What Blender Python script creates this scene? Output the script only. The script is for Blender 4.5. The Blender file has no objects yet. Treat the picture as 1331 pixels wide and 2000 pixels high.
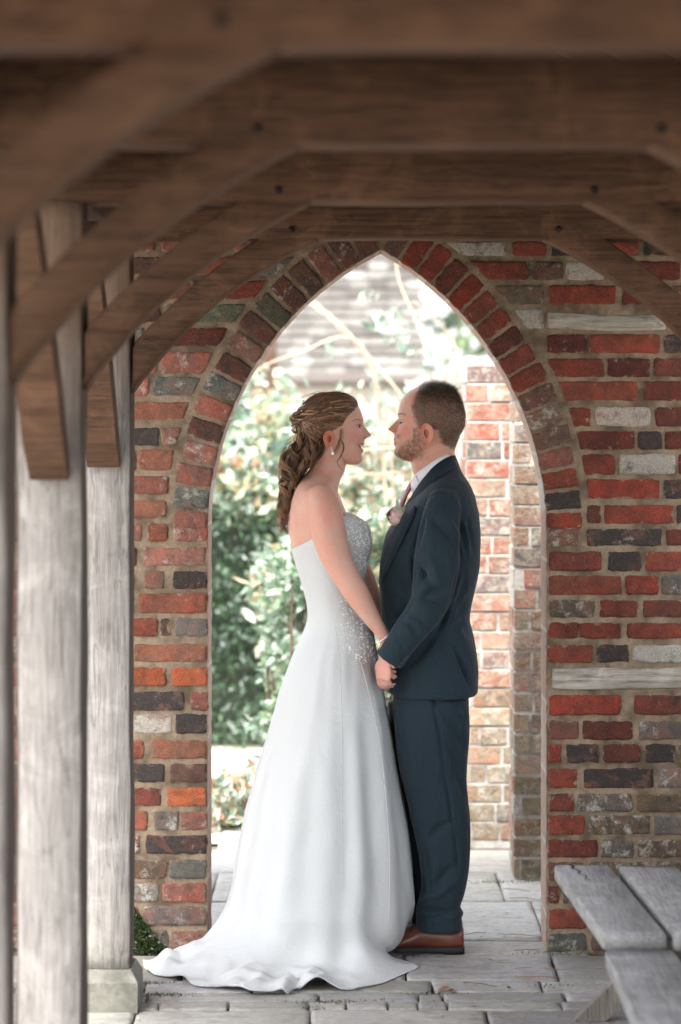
import bpy, math, random
import numpy as np
from mathutils import Vector, Matrix, noise
R = math.radians
random.seed(7); rng = np.random.default_rng(7)
scene = bpy.context.scene
COL = scene.collection

# ------------------------------------------------------------------ camera
CAM_D, CAM_H, F = 7.65, 1.715, 4722.0
cam_data = bpy.data.cameras.new('camera')
cam_data.sensor_fit = 'VERTICAL'; cam_data.sensor_height = 36.0; cam_data.sensor_width = 24.0
cam_data.lens = 85.0
cam_data.shift_x = -0.01225; cam_data.shift_y = -0.1
cam_data.clip_end = 500.0; cam_data.clip_start = 0.05
cam_data.dof.use_dof = True; cam_data.dof.focus_distance = 7.55; cam_data.dof.aperture_fstop = 2.0
cam = bpy.data.objects.new('camera', cam_data); COL.objects.link(cam)
cam.location = (0, -CAM_D, CAM_H); cam.rotation_euler = (R(90), 0, 0)
scene.camera = cam

# ------------------------------------------------------------------ world and sun
SUN_EL, SUN_AZ = 58.0, 196.0        # azimuth measured from +Y (north) clockwise: the sun stands behind the camera, a little left
world = bpy.data.worlds.new('World'); scene.world = world; world.use_nodes = True
wn = world.node_tree.nodes; wl = world.node_tree.links
bg = wn['Background']; sky = wn.new('ShaderNodeTexSky'); sky.sky_type = 'NISHITA'; sky.sun_disc = False
sky.sun_elevation = R(SUN_EL); sky.sun_rotation = R(SUN_AZ); sky.dust_density = 3.0; sky.ozone_density = 0.6; sky.air_density = 1.0
hsv = wn.new('ShaderNodeHueSaturation'); hsv.inputs['Saturation'].default_value = 0.34
wl.new(sky.outputs[0], hsv.inputs['Color']); wl.new(hsv.outputs[0], bg.inputs[0]); bg.inputs[1].default_value = 0.15
sun_d = bpy.data.lights.new('sun', 'SUN'); sun_d.energy = 2.0; sun_d.angle = R(14.0); sun_d.color = (1.0, 0.96, 0.9)
sun = bpy.data.objects.new('sun', sun_d); COL.objects.link(sun)
_az = R(SUN_AZ); _el = R(SUN_EL)
sdir = Vector((math.sin(_az)*math.cos(_el), math.cos(_az)*math.cos(_el), math.sin(_el)))
sun.rotation_euler = sdir.to_track_quat('Z', 'Y').to_euler()
scene.view_settings.view_transform = 'Standard'; scene.view_settings.look = 'None'
scene.view_settings.gamma = 1.0; scene.view_settings.use_curve_mapping = False
scene.view_settings.exposure = 2.75

# ------------------------------------------------------------------ helpers
def PX(px, row, Y=0.0):
    d = CAM_D + Y
    return Vector(((px-690.0)*d/F, Y, CAM_H + (800.0-row)*d/F))
def lin(r, g, b):
    f = lambda c: c/12.92 if c <= .04045 else ((c+.055)/1.055)**2.4
    return (f(r/255), f(g/255), f(b/255))

class MB:
    def __init__(s): s.v = []; s.f = []; s.c = []; s.col = (1, 1, 1)
    def add(s, verts, faces, col=None):
        o = len(s.v); c = col or s.col
        s.v += [tuple(p) for p in verts]; s.c += [c]*len(verts)
        s.f += [tuple(i+o for i in f) for f in faces]
        return o
    def box(s, x0, x1, y0, y1, z0, z1, col=None):
        v = [(x, y, z) for z in (z0, z1) for y in (y0, y1) for x in (x0, x1)]
        s.add(v, [(0, 2, 3, 1), (4, 5, 7, 6), (0, 1, 5, 4), (2, 6, 7, 3), (0, 4, 6, 2), (1, 3, 7, 5)], col)
    def loft(s, rings, col=None, cap=True, closed=True):
        n = len(rings[0]); m = len(rings); v = [p for r in rings for p in r]; f = []
        for i in range(m-1):
            for j in range(n if closed else n-1):
                k = (j+1) % n
                f.append((i*n+j, i*n+k, (i+1)*n+k, (i+1)*n+j))
        if cap and closed:
            f.append(tuple(range(n-1, -1, -1))); f.append(tuple((m-1)*n+j for j in range(n)))
        return s.add(v, f, col)
    def tube(s, pts, rad, n=10, col=None, flat=None, cap=True, up=None):
        """round tube; rad one number or a list; flat = (scale along side, scale along up)"""
        P = [Vector(p) for p in pts]; m = len(P)
        if not hasattr(rad, '__len__'): rad = [rad]*m
        T = []
        for i in range(m):
            t = (P[min(i+1, m-1)]-P[max(i-1, 0)]); T.append(t.normalized() if t.length > 1e-9 else Vector((0, 0, 1)))
        u = Vector(up) if up is not None else (Vector((0, 1, 0)) if abs(T[0].y) < .8 else Vector((1, 0, 0)))
        rings = []
        for i in range(m):
            u = (u - T[i]*u.dot(T[i]))
            u = u.normalized() if u.length > 1e-6 else T[i].orthogonal().normalized()
            w = T[i].cross(u)
            fx, fy = flat if flat else (1, 1)
            rings.append([P[i]+(w*math.cos(a)*fx+u*math.sin(a)*fy)*rad[i] for a in [2*math.pi*j/n for j in range(n)]])
        return s.loft(rings, col, cap)
    def ball(s, c, r, n=10, m=7, col=None):
        if not hasattr(r, '__len__'): r = (r, r, r)
        rings = []
        for i in range(m+1):
            t = math.pi*(i+.02)/(m+.04)
            rings.append([(c[0]+r[0]*math.sin(t)*math.cos(a), c[1]+r[1]*math.sin(t)*math.sin(a), c[2]+r[2]*math.cos(t)) for a in [2*math.pi*j/n for j in range(n)]])
        s.loft(rings[::-1], col)
    def build(s, name, mat, parent=None, smooth=True):
        me = bpy.data.meshes.new(name)
        off = Vector((0, 0, 0)); q = parent
        while q is not None: off = off+q.location; q = q.parent
        v = np.array(s.v, dtype=np.float64)-np.array(off)
        me.from_pydata([tuple(x) for x in v], [], s.f)
        set_col(me, s.c)
        if smooth: me.polygons.foreach_set('use_smooth', [True]*len(me.polygons))
        me.materials.append(mat)
        o = bpy.data.objects.new(name, me); COL.objects.link(o)
        if parent is not None: o.parent = parent
        return o
def set_col(me, cols):
    a = me.color_attributes.new('Col', 'FLOAT_COLOR', 'POINT')
    c = np.ones((len(me.vertices), 4), dtype=np.float32); c[:, :3] = np.array(cols, dtype=np.float32).reshape(-1, 3)
    a.data.foreach_set('color', c.ravel())
def thing(name, label, cat, loc=(0, 0, 0), group=None):
    o = bpy.data.objects.new(name, None); COL.objects.link(o); o.location = loc
    o.empty_display_size = .1
    o['label'] = label; o['category'] = cat
    if group: o['group'] = group
    return o
def tag(o, label=None, cat=None, group=None, kind=None):
    if label: o['label'] = label
    if cat: o['category'] = cat
    if group: o['group'] = group
    if kind: o['kind'] = kind
    return o
def catmull(pts, n, closed=False):
    P = np.array(pts, dtype=float); m = len(P); out = []
    seg = m if closed else m-1
    for k in range(n):
        t = k/n*seg if closed else k/(n-1)*seg
        i = min(int(t), seg-1); u = t-i
        if closed: a, b, c, d = P[(i-1) % m], P[i % m], P[(i+1) % m], P[(i+2) % m]
        else: a, b, c, d = P[max(i-1, 0)], P[i], P[min(i+1, m-1)], P[min(i+2, m-1)]
        out.append(.5*((2*b)+(c-a)*u+(2*a-5*b+4*c-d)*u*u+(3*b-a-3*c+d)*u**3))
    return np.array(out)
def interp(rows, key):
    """smooth table lookup: rows = list of tuples (key, a, b, ...)"""
    T = np.array(rows, dtype=float); k = T[:, 0]
    if key <= k[0]: return T[0, 1:]
    if key >= k[-1]: return T[-1, 1:]
    i = int(np.searchsorted(k, key))-1; m = len(k)
    u = (key-k[i])/(k[i+1]-k[i])
    def tang(j):
        if j == 0: return (T[1, 1:]-T[0, 1:])/(k[1]-k[0])
        if j == m-1: return (T[-1, 1:]-T[-2, 1:])/(k[-1]-k[-2])
        return (T[j+1, 1:]-T[j-1, 1:])/(k[j+1]-k[j-1])
    h = k[i+1]-k[i]; a, b = T[i, 1:], T[i+1, 1:]; ta, tb = tang(i)*h, tang(i+1)*h
    return (2*u**3-3*u*u+1)*a+(u**3-2*u*u+u)*ta+(-2*u**3+3*u*u)*b+(u**3-u*u)*tb
def smooth(a, b, x):
    t = np.clip((x-a)/(b-a), 0, 1); return t*t*(3-2*t)
def nz(x, y=0., z=0.): return noise.noise(Vector((x, y, z)))

# ------------------------------------------------------------------ materials
class NT:
    def __init__(s, name):
        s.m = bpy.data.materials.new(name); s.m.use_nodes = True
        s.t = s.m.node_tree; s.n = s.t.nodes; s.l = s.t.links; s.b = s.n['Principled BSDF']
    def node(s, typ, **kw):
        o = s.n.new(typ)
        for k, v in kw.items(): setattr(o, k, v)
        return o
    def link(s, a, b): s.l.new(a, b)
    def coords(s, stretch=(1, 1, 1)):
        g = s.node('ShaderNodeNewGeometry'); mp = s.node('ShaderNodeMapping'); mp.inputs['Scale'].default_value = stretch
        tc = s.node('ShaderNodeTexCoord'); s.link(tc.outputs['Object'], mp.inputs[0]); return mp.outputs[0]
    def noise(s, vec, scale, detail=5, rough=.6, dist=0.):
        o = s.node('ShaderNodeTexNoise'); o.inputs['Scale'].default_value = scale; o.inputs['Detail'].default_value = detail
        o.inputs['Roughness'].default_value = rough; o.inputs['Distortion'].default_value = dist
        s.link(vec, o.inputs['Vector']); return o.outputs['Fac']
    def ramp(s, fac, stops):
        o = s.node('ShaderNodeValToRGB'); e = o.color_ramp.elements
        while len(e) < len(stops): e.new(.5)
        for i, (p, c) in enumerate(stops):
            e[i].position = p; e[i].color = (*c, 1) if hasattr(c, '__len__') else (c, c, c, 1)
        s.link(fac, o.inputs[0]); return o.outputs[0]
    def mix(s, fac, a, b, mode='MIX'):
        o = s.node('ShaderNodeMix', data_type='RGBA', blend_type=mode)
        for sock, val in ((o.inputs[0], fac), (o.inputs[6], a), (o.inputs[7], b)):
            if hasattr(val, 'node'): s.link(val, sock)
            elif hasattr(val, '__len__'): sock.default_value = (*val, 1)
            else: sock.default_value = val
        return o.outputs[2]
    def attr(s, name='Col'):
        o = s.node('ShaderNodeAttribute'); o.attribute_name = name; return o.outputs['Color']
    def math(s, op, a, b=0.):
        o = s.node('ShaderNodeMath', operation=op)
        for sock, val in ((o.inputs[0], a), (o.inputs[1], b)):
            if hasattr(val, 'node'): s.link(val, sock)
            else: sock.default_value = val
        return o.outputs[0]
    def bump(s, h, strength=.5, dist=.01, prev=None):
        o = s.node('ShaderNodeBump'); o.inputs['Strength'].default_value = strength; o.inputs['Distance'].default_value = dist
        s.link(h, o.inputs['Height'])
        if prev is not None: s.link(prev, o.inputs['Normal'])
        return o.outputs[0]
    def done(s, base, rough=.8, bump=None, spec=.3):
        if hasattr(base, 'node'): s.link(base, s.b.inputs['Base Color'])
        else: s.b.inputs['Base Color'].default_value = (*base, 1)
        if hasattr(rough, 'node'): s.link(rough, s.b.inputs['Roughness'])
        else: s.b.inputs['Roughness'].default_value = rough
        s.b.inputs['Specular IOR Level'].default_value = spec
        if bump is not None: s.link(bump, s.b.inputs['Normal'])
        return s.m

def wood_mat(name, c0, c1, c2, axis, rough=.75, top=None):
    t = NT(name); st = [22, 22, 22]; st[axis] = 1.3
    v = t.coords(tuple(st)); g = t.noise(v, 1.0, 8, .65, .6)
    v2 = t.coords(); big = t.noise(v2, 2.2, 4, .55); fine = t.noise(t.coords(tuple(x*5 for x in st)), 1.0, 4, .7)
    c = t.ramp(g, [(.28, c0), (.5, c1), (.74, c2)])
    c = t.mix(t.ramp(big, [(.35, 0.0), (.7, .6)]), c, tuple(x*.5 for x in c1))
    blot = t.noise(t.coords(), 7.5, 5, .65, .8); c = t.mix(t.ramp(blot, [(.50, 0.0), (.68, .6)]), c, tuple(min(1, x*1.35) for x in c2)); c = t.mix(t.ramp(blot, [(.30, .6), (.42, 0.0)]), c, tuple(x*.45 for x in c0))
    c = t.mix(.48, c, t.ramp(fine, [(.3, tuple(x*.4 for x in c1)), (.65, c2)]), 'MIX')
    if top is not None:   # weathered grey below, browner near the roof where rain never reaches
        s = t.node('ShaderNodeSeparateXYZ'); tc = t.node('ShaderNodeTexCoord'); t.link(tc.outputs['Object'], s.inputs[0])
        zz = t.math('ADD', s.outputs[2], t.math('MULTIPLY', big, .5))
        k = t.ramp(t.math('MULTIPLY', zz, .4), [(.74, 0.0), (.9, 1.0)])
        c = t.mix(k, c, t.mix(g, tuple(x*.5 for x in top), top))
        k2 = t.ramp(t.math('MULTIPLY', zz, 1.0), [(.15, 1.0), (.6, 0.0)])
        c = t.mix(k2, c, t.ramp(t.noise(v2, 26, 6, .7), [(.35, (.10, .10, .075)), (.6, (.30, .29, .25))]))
    if top is not None:   # side faces coloured dark brown, their shade put into the wood colour
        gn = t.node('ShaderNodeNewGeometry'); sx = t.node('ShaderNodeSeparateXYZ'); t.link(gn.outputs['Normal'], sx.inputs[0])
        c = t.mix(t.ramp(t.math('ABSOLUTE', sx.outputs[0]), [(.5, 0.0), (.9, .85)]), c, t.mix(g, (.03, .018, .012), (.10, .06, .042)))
    crack = t.ramp(t.noise(t.coords(tuple(x*1.7 for x in st)), 1.0, 2, .5, .4), [(.46, 1.0), (.485, .0), (.5, 1.0)])
    c = t.mix(t.ramp(t.noise(t.coords(tuple(x*1.7 for x in st)), 1.0, 2, .5, .4), [(.46, 0.0), (.482, .42), (.495, 0.0)]), c, tuple(x*.35 for x in c0))
    h = t.mix(.5, g, fine)
    b = t.bump(h, .8, .005); b = t.bump(crack, .25, .003, b)
    return t.done(c, rough, b, .25)
M = {}
M['beam'] = wood_mat('oak_beam', (.024, .0112, .006), (.070, .033, .018), (.175, .09, .050), 0)
M['brace'] = wood_mat('oak_brace', (.036, .0172, .0095), (.092, .047, .027), (.19, .103, .060), 0)
M['dark_oak'] = wood_mat('dark_oak', (.03, .016, .01), (.06, .034, .02), (.10, .06, .04), 1)
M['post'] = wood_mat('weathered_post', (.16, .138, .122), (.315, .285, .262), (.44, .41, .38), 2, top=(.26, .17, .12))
M['grey_plank'] = wood_mat('grey_plank', (.16, .15, .145), (.30, .29, .285), (.42, .41, .40), 1)
M['leg_wood'] = wood_mat('bench_leg_wood', (.10, .085, .07), (.20, .17, .14), (.30, .27, .23), 2)
M['white_timber'] = wood_mat('limewashed_timber', (.07, .055, .042), (.30, .26, .21), (.52, .48, .42), 0)

def brick_mat(name, wash=.5):
    t = NT(name); v = t.coords(); col = t.attr()
    n1 = t.noise(v, 28, 6, .65); n2 = t.noise(v, 110, 5, .7); n3 = t.noise(v, 19, 7, .78, .15); n4 = t.noise(v, 40, 4, .6)
    c = t.mix(t.ramp(n1, [(.3, .0), (.75, .75)]), col, t.mix(1.0, col, (.42, .38, .36), 'MULTIPLY'))
    c = t.mix(t.ramp(n4, [(.52, .0), (.72, .45)]), c, t.mix(1.0, col, (1.75, 1.5, 1.3), 'MULTIPLY'))
    w = t.attr('Wear')
    sep = t.node('ShaderNodeSeparateColor'); t.link(w, sep.inputs[0])
    two = t.noise(v, 11, 4, .6, .6); c = t.mix(t.ramp(two, [(.50, .0), (.60, .6)]), c, t.mix(1.0, col, (1.35, .85, .75), 'MULTIPLY')); c = t.mix(t.ramp(two, [(.36, .65), (.46, 0.)]), c, t.mix(1.0, col, (.5, .55, .62), 'MULTIPLY'))
    lime = t.math('ADD', n3, t.math('SUBTRACT', t.math('MULTIPLY', sep.outputs[0], .45), .15))
    c = t.mix(t.ramp(lime, [(.60, .0), (.70, .75)]), c, t.mix(n2, (.34, .30, .24), (.72, .69, .62)))
    blk = t.math('ADD', t.noise(v, 17, 5, .7, .5), t.math('SUBTRACT', t.math('MULTIPLY', sep.outputs[1], .45), .15))
    c = t.mix(t.ramp(blk, [(.62, .0), (.68, .92)]), c, t.mix(n2, (.012, .012, .012), (.07, .065, .06)))
    em = t.math('ADD', t.math('MULTIPLY', sep.outputs[2], .34), n4)
    c = t.mix(t.ramp(em, [(.70, .0), (.80, .8)]), c, t.mix(n2, (.16, .12, .085), (.48, .41, .32)))
    fine = t.noise(v, 420, 3, .7); c = t.mix(t.ramp(fine, [(.40, .55), (.52, 0.)]), c, t.mix(1.0, col, (.35, .33, .32), 'MULTIPLY')); c = t.mix(t.ramp(fine, [(.60, 0.), (.72, .45)]), c, (.5, .42, .34))
    stn = t.noise(t.coords((1, 1, .45)), 3.2, 5, .65); c = t.mix(t.ramp(stn, [(.36, .45), (.50, 0.)]), c, t.mix(1., c, (.5, .48, .46), 'MULTIPLY'))
    b = t.bump(n2, 1., .006); b = t.bump(n1, .9, .010, b)
    return t.done(c, .88, b, .25)
M['brick'] = brick_mat('old_brick')
def mortar_mat(name, a, b_):
    t = NT(name); v = t.coords(); n = t.noise(v, 60, 7, .75); n2 = t.noise(v, 9, 4, .6); n3 = t.noise(v, 260, 3, .6)
    c = t.mix(t.ramp(n, [(.3, 0.), (.7, 1.)]), a, b_); c = t.mix(t.ramp(n2, [(.42, 0.), (.62, .8)]), c, tuple(x*.42 for x in a))
    return t.done(c, .95, t.bump(n3, .5, .002, t.bump(n, .9, .008)), .1)
M['mortar'] = mortar_mat('lime_mortar', (.225, .16, .107), (.38, .295, .21))
M['mortar_pale'] = mortar_mat('pale_mortar', (.46, .43, .40), (.62, .60, .57))
def stone_mat(name, a, b_, c3, sc=3.):
    t = NT(name); v = t.coords(); n = t.noise(v, sc, 6, .6, .3); n2 = t.noise(v, 45, 6, .7); col = t.attr()
    n3 = t.noise(t.coords((1, 3.2, 1)), 9, 6, .65, .6)
    c = t.mix(t.ramp(n, [(.3, 0.), (.7, 1.)]), a, b_)
    c = t.mix(t.ramp(n3, [(.5, 0.), (.66, .7)]), c, c3)
    c = t.mix(t.ramp(n2, [(.35, .45), (.6, 0.)]), c, tuple(x*.45 for x in a))
    c = t.mix(1.0, c, col, 'MULTIPLY')
    return t.done(c, t.ramp(n2, [(.3, .55), (.7, .85)]), t.bump(n3, .5, .006, t.bump(n2, .55, .004)), .4)
M['flag'] = stone_mat('flagstone', (.33, .318, .295), (.47, .455, .43), (.22, .205, .18))
M['plinth'] = stone_mat('plinth_stone', (.17, .16, .13), (.26, .25, .21), (.09, .09, .065), 12.)
def soil_mat():
    t = NT('joint_soil'); v = t.coords(); n = t.noise(v, 30, 6, .7); n2 = t.noise(v, 5, 4)
    c = t.mix(t.ramp(n, [(.3, 0.), (.7, 1.)]), (.07, .06, .05), (.20, .175, .14)); c = t.mix(t.ramp(n2, [(.5, 0.), (.65, .7)]), c, (.035, .05, .015))
    return t.done(c, .95, t.bump(n, .8, .01), .1)
M['soil'] = soil_mat()
def leaf_mat(name, trans=.5):
    t = NT(name); col = t.attr(); t.n.remove(t.b)
    d = t.node('ShaderNodeBsdfDiffuse'); tr = t.node('ShaderNodeBsdfTranslucent'); gl = t.node('ShaderNodeBsdfGlossy'); gl.inputs['Roughness'].default_value = .4
    t.link(col, d.inputs[0]); t.link(t.mix(1., col, (1.05, 1.15, .92), 'MULTIPLY'), tr.inputs[0])
    m1 = t.node('ShaderNodeMixShader'); m1.inputs[0].default_value = trans; t.link(d.outputs[0], m1.inputs[1]); t.link(tr.outputs[0], m1.inputs[2])
    m2 = t.node('ShaderNodeMixShader'); m2.inputs[0].default_value = .06; t.link(m1.outputs[0], m2.inputs[1]); t.link(gl.outputs[0], m2.inputs[2])
    t.link(m2.outputs[0], t.n['Material Output'].inputs[0]); return t.m
M['leaf'] = leaf_mat('leaf')
def plain(name, col, rough=.6, spec=.4, var=0., sc=40., bump=0., metal=0., vcol=False):
    t = NT(name); v = t.coords(); c = col
    n = t.noise(v, sc, 4, .6)
    if vcol: c = t.attr()
    if var: c = t.mix(t.ramp(n, [(.3, 0.), (.7, 1.)]), c, t.mix(1., c, (1-var,)*3, 'MULTIPLY'))
    m = t.done(c, rough, t.bump(n, bump, .002) if bump else None, spec)
    t.b.inputs['Metallic'].default_value = metal; return m
M['bark'] = plain('bark', (.10, .075, .055), .9, .1, .5, 30, .6)
M['iron'] = plain('iron', (.02, .018, .016), .7, .3, .4)
# ================================================================== SETTING: ground and paving
def slab(mb, x0, x1, y0, y1, z=0., nx=9, ny=6, tint=None, gap=.0035, th=.03):
    g = gap; x0 += g; x1 -= g; y0 += g; y1 -= g
    tn = tint or (lambda k: (k, k*random.uniform(.97, 1.02), k*random.uniform(.93, 1.03)))(random.uniform(.72, 1.12))
    us = [0, .03]+[i/(nx-1) for i in range(1, nx-1)]+[.97, 1]; vs = [0, .05]+[i/(ny-1) for i in range(1, ny-1)]+[.95, 1]
    sd = random.uniform(0, 99); tz = random.uniform(-.002, .002); tx = random.uniform(-.003, .003)
    rows = []
    for j, v in enumerate(vs):
        row = []
        for i, u in enumerate(us):
            x = x0+(x1-x0)*u; y = y0+(y1-y0)*v
            e = min(u*(x1-x0), (1-u)*(x1-x0), v*(y1-y0), (1-v)*(y1-y0))
            x += .006*nz(x*9+sd, y*9)*(1 if e < .02 else 0); y += .006*nz(x*9, y*9+sd)*(1 if e < .02 else 0)
            zz = z+tz+tx*(u-.5)+.0022*nz(x*7+sd, y*11)-(.003 if e < 1e-6 else 0)
            row.append((x, y, zz))
        rows.append(row)
    n = len(us); m = len(vs)
    o = len(mb.v); V = [p for r in rows for p in r]
    Fc = [(j*n+i, j*n+i+1, (j+1)*n+i+1, (j+1)*n+i) for j in range(m-1) for i in range(n-1)]
    per = [i for i in range(n)]+[j*n+n-1 for j in range(1, m)]+[(m-1)*n+i for i in range(n-2, -1, -1)]+[j*n for j in range(m-2, 0, -1)]
    b = len(V); V += [(V[k][0], V[k][1], z-th) for k in per]
    for k in range(len(per)):
        k2 = (k+1) % len(per); Fc.append((per[k], b+k, b+k2, per[k2]))
    mb.add(V, Fc, tn)

g = MB()
N = 60
ext = [-120, -60, -30, -16, -9, -5, -2, 0, 2, 5, 9, 16, 30, 60, 120]
V = [(x, y, -.03) for y in ext for x in ext]; n = len(ext)
g.add(V, [(j*n+i, j*n+i+1, (j+1)*n+i+1, (j+1)*n+i) for j in range(n-1) for i in range(n-1)])
M['bounce_ground'] = mortar_mat('pale_bounce_ground', (.30, .27, .23), (.46, .43, .38))  # ground made pale so that sunlight bounces up under the walkway roof
tag(g.build('ground', M['bounce_ground'], None, False), kind='structure')
pv = MB()
js = MB(); js.add([(-1.5, -11, -.022), (1.9, -11, -.022), (1.9, 2., -.022), (-1.5, 2., -.022)], [(0, 1, 2, 3)]); tag(js.build('joint_soil', M['soil'], None, False), kind='structure')
def band(y0, y1, xs, **k):
    for a, b in zip(xs, xs[1:]): slab(pv, a, b, y0, y1, **k)
band(-.385, -.035, [-1.5, -.95, -.52, .16, .62, 1.25, 1.9])
band(-.53, -.385, [-1.5, -1.0, -.62, -.30, .235, .56, 1.02, 1.9])
band(-.645, -.53, [-1.5, -.9, -.60, -.10, .19, .262, .62, 1.2, 1.9])
band(-.735, -.645, [-1.5, -.95, -.56, -.36, -.13, -.02, .10, .185, .27, .60, 1.3, 1.9])
band(-1.06, -.735, [-1.5, -1.05, -.62, -.12, .38, .80, 1.35, 1.9])
y = -1.06
while y > -11:
    h = random.uniform(.22, .5); xs = [-1.5]
    while xs[-1] < 1.9: xs.append(min(1.9, xs[-1]+random.uniform(.35, .8)))
    band(y-h, y, xs); y -= h
band(-.035, .17, [-.6, -.22, .30, .75])
for y0, y1, xs in ((.17, .79, [-1.2, -.78, -.05, .62, 1.2]), (.79, 1.32, [-1.2, -.5, .28, .53, 1.3]), (1.32, 1.78, [-1.2, -.62, .05, .40, .72, 1.4])):
    band(y0, y1, xs)
y = 1.78
while y < 4.2:
    h = random.uniform(.3, .55); xs = [-.5-.02*y]
    while xs[-1] < .45: xs.append(min(.45, xs[-1]+random.uniform(.3, .5)))
    band(y, y+h, xs); y += h
tag(pv.build('paving', M['flag']), kind='structure')
# pale gravel path running away behind the arch
pa = MB(); pa.add([(-1.6, 1.95, -.008), (.44, 1.95, -.008), (.44, 16, -.008), (-2.6, 16, -.008)], [(0, 1, 2, 3)])
t = NT('gravel'); vv = t.coords(); n_ = t.noise(vv, 60, 5, .7)
M['gravel'] = t.done(t.ramp(n_, [(.3, (.38, .35, .31)), (.7, (.62, .59, .54))]), .9, t.bump(n_, .6, .01), .1)
tag(pa.build('gravel_path', M['gravel'], None, False), kind='structure')

# ================================================================== BRICKWORK
PAL = {'R': (.25, .066, .042), 'r': (.155, .052, .038), 'O': (.40, .125, .055), 'o': (.27, .115, .072), 'b': (.15, .085, .065), 'k': (.12, .075, .06),
       'g': (.17, .155, .135), 'w': (.30, .25, .20), 'p': (.30, .14, .105), 'y': (.36, .26, .13), 'm': (.17, .12, .085), 'n': (.13, .13, .085)}
WEAR = {'R': (.18, .2), 'r': (.3, .32), 'O': (.2, .12), 'o': (.3, .25), 'b': (.35, .3), 'k': (.34, .80), 'g': (.42, .3), 'w': (.80, .2), 'p': (.40, .12), 'y': (.3, .1), 'm': (.48, .34), 'n': (.35, .3)}
class Bricks(MB):
    def __init__(s): super().__init__(); s.w = []
    def brick(s, quad, code, out, back=.014, prot=.003, lo=False, wear=None):
        """quad: four corners bl, br, tr, tl on the wall face; out: outward normal"""
        bl, br, tr, tl = [Vector(q) for q in quad]; out = Vector(out)
        gx = (br-bl).normalized()*.0030; gz = (tl-bl).normalized()*.0026; bl, br, tr, tl = bl-gx-gz, br+gx-gz, tr+gx+gz, tl-gx+gz
        L = (br-bl).length; H = (tl-bl).length; c = PAL[code]; k = random.uniform(.78, 1.2); hsh = random.uniform(-.12, .12)
        c = (c[0]*k*(1+hsh*.5), c[1]*k*(1-hsh), c[2]*k*(1-hsh)); w = wear or WEAR[code]
        w = (w[0]+random.uniform(-.08, .12), w[1]+random.uniform(-.08, .1), 0)
        if lo: us = [0, .015, .985, 1]; vs = [0, .05, .95, 1]
        else: us = [0, .02, .07]+[i/8 for i in range(1, 8)]+[.93, .98, 1]; vs = [0, .06, .18, .4, .6, .82, .94, 1]
        ex = (br-bl).normalized(); ez = (tl-bl).normalized(); sd = random.uniform(0, 200); V = []
        pr = prot+random.uniform(-.0015, .0035); tl1 = random.uniform(-.0015, .0015); rc = random.uniform(.2, .7)
        for j, v in enumerate(vs):
            for i, u in enumerate(us):
                p = (bl*(1-u)+br*u)*(1-v)+(tl*(1-u)+tr*u)*v
                e = min(u*L, (1-u)*L, v*H, (1-v)*H)
                dx = min(u, 1-u)*L; dz = min(v, 1-v)*H
                if not lo:
                    # rounded worn corners and wobbling arrises
                    cr = max(0, .014-dx)*max(0, .014-dz)/(.014*.014)
                    p += ex*(-1 if u > .5 else 1)*cr*.006*rc+ez*(-1 if v > .5 else 1)*cr*.006*rc
                    if e < .012:
                        q = p*38
                        p += ex*.0042*nz(q.x+sd, q.z, q.y)+ez*.0046*nz(q.x, q.z+sd, q.y)+ez*.003*nz(q.x*3, q.z*3+sd, q.y)
                hgt = -back if e < 1e-6 else pr*(1-math.exp(-e/.0016))
                if e > .004 and not lo: hgt += .0014*nz(p.x*45+sd, p.z*45, p.y*45)+tl1*(u-.5)*2
                V.append(p+out*hgt)
        n = len(us); m = len(vs)
        s.add(V, [(a*n+i, a*n+i+1, (a+1)*n+i+1, (a+1)*n+i) for a in range(m-1) for i in range(n-1)], c)
        s.w += [(w[0], w[1], math.exp(-min(u*L, (1-u)*L, v*H, (1-v)*H)/.005)) for v in vs for u in us]
    def build(s, name, mat, parent=None, smooth=True):
        o = super().build(name, mat, parent, smooth)
        a = o.data.color_attributes.new('Wear', 'FLOAT_COLOR', 'POINT'); c = np.ones((len(s.w), 4), dtype=np.float32); c[:, :3] = np.array(s.w)
        a.data.foreach_set('color', c.ravel()); return o

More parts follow.
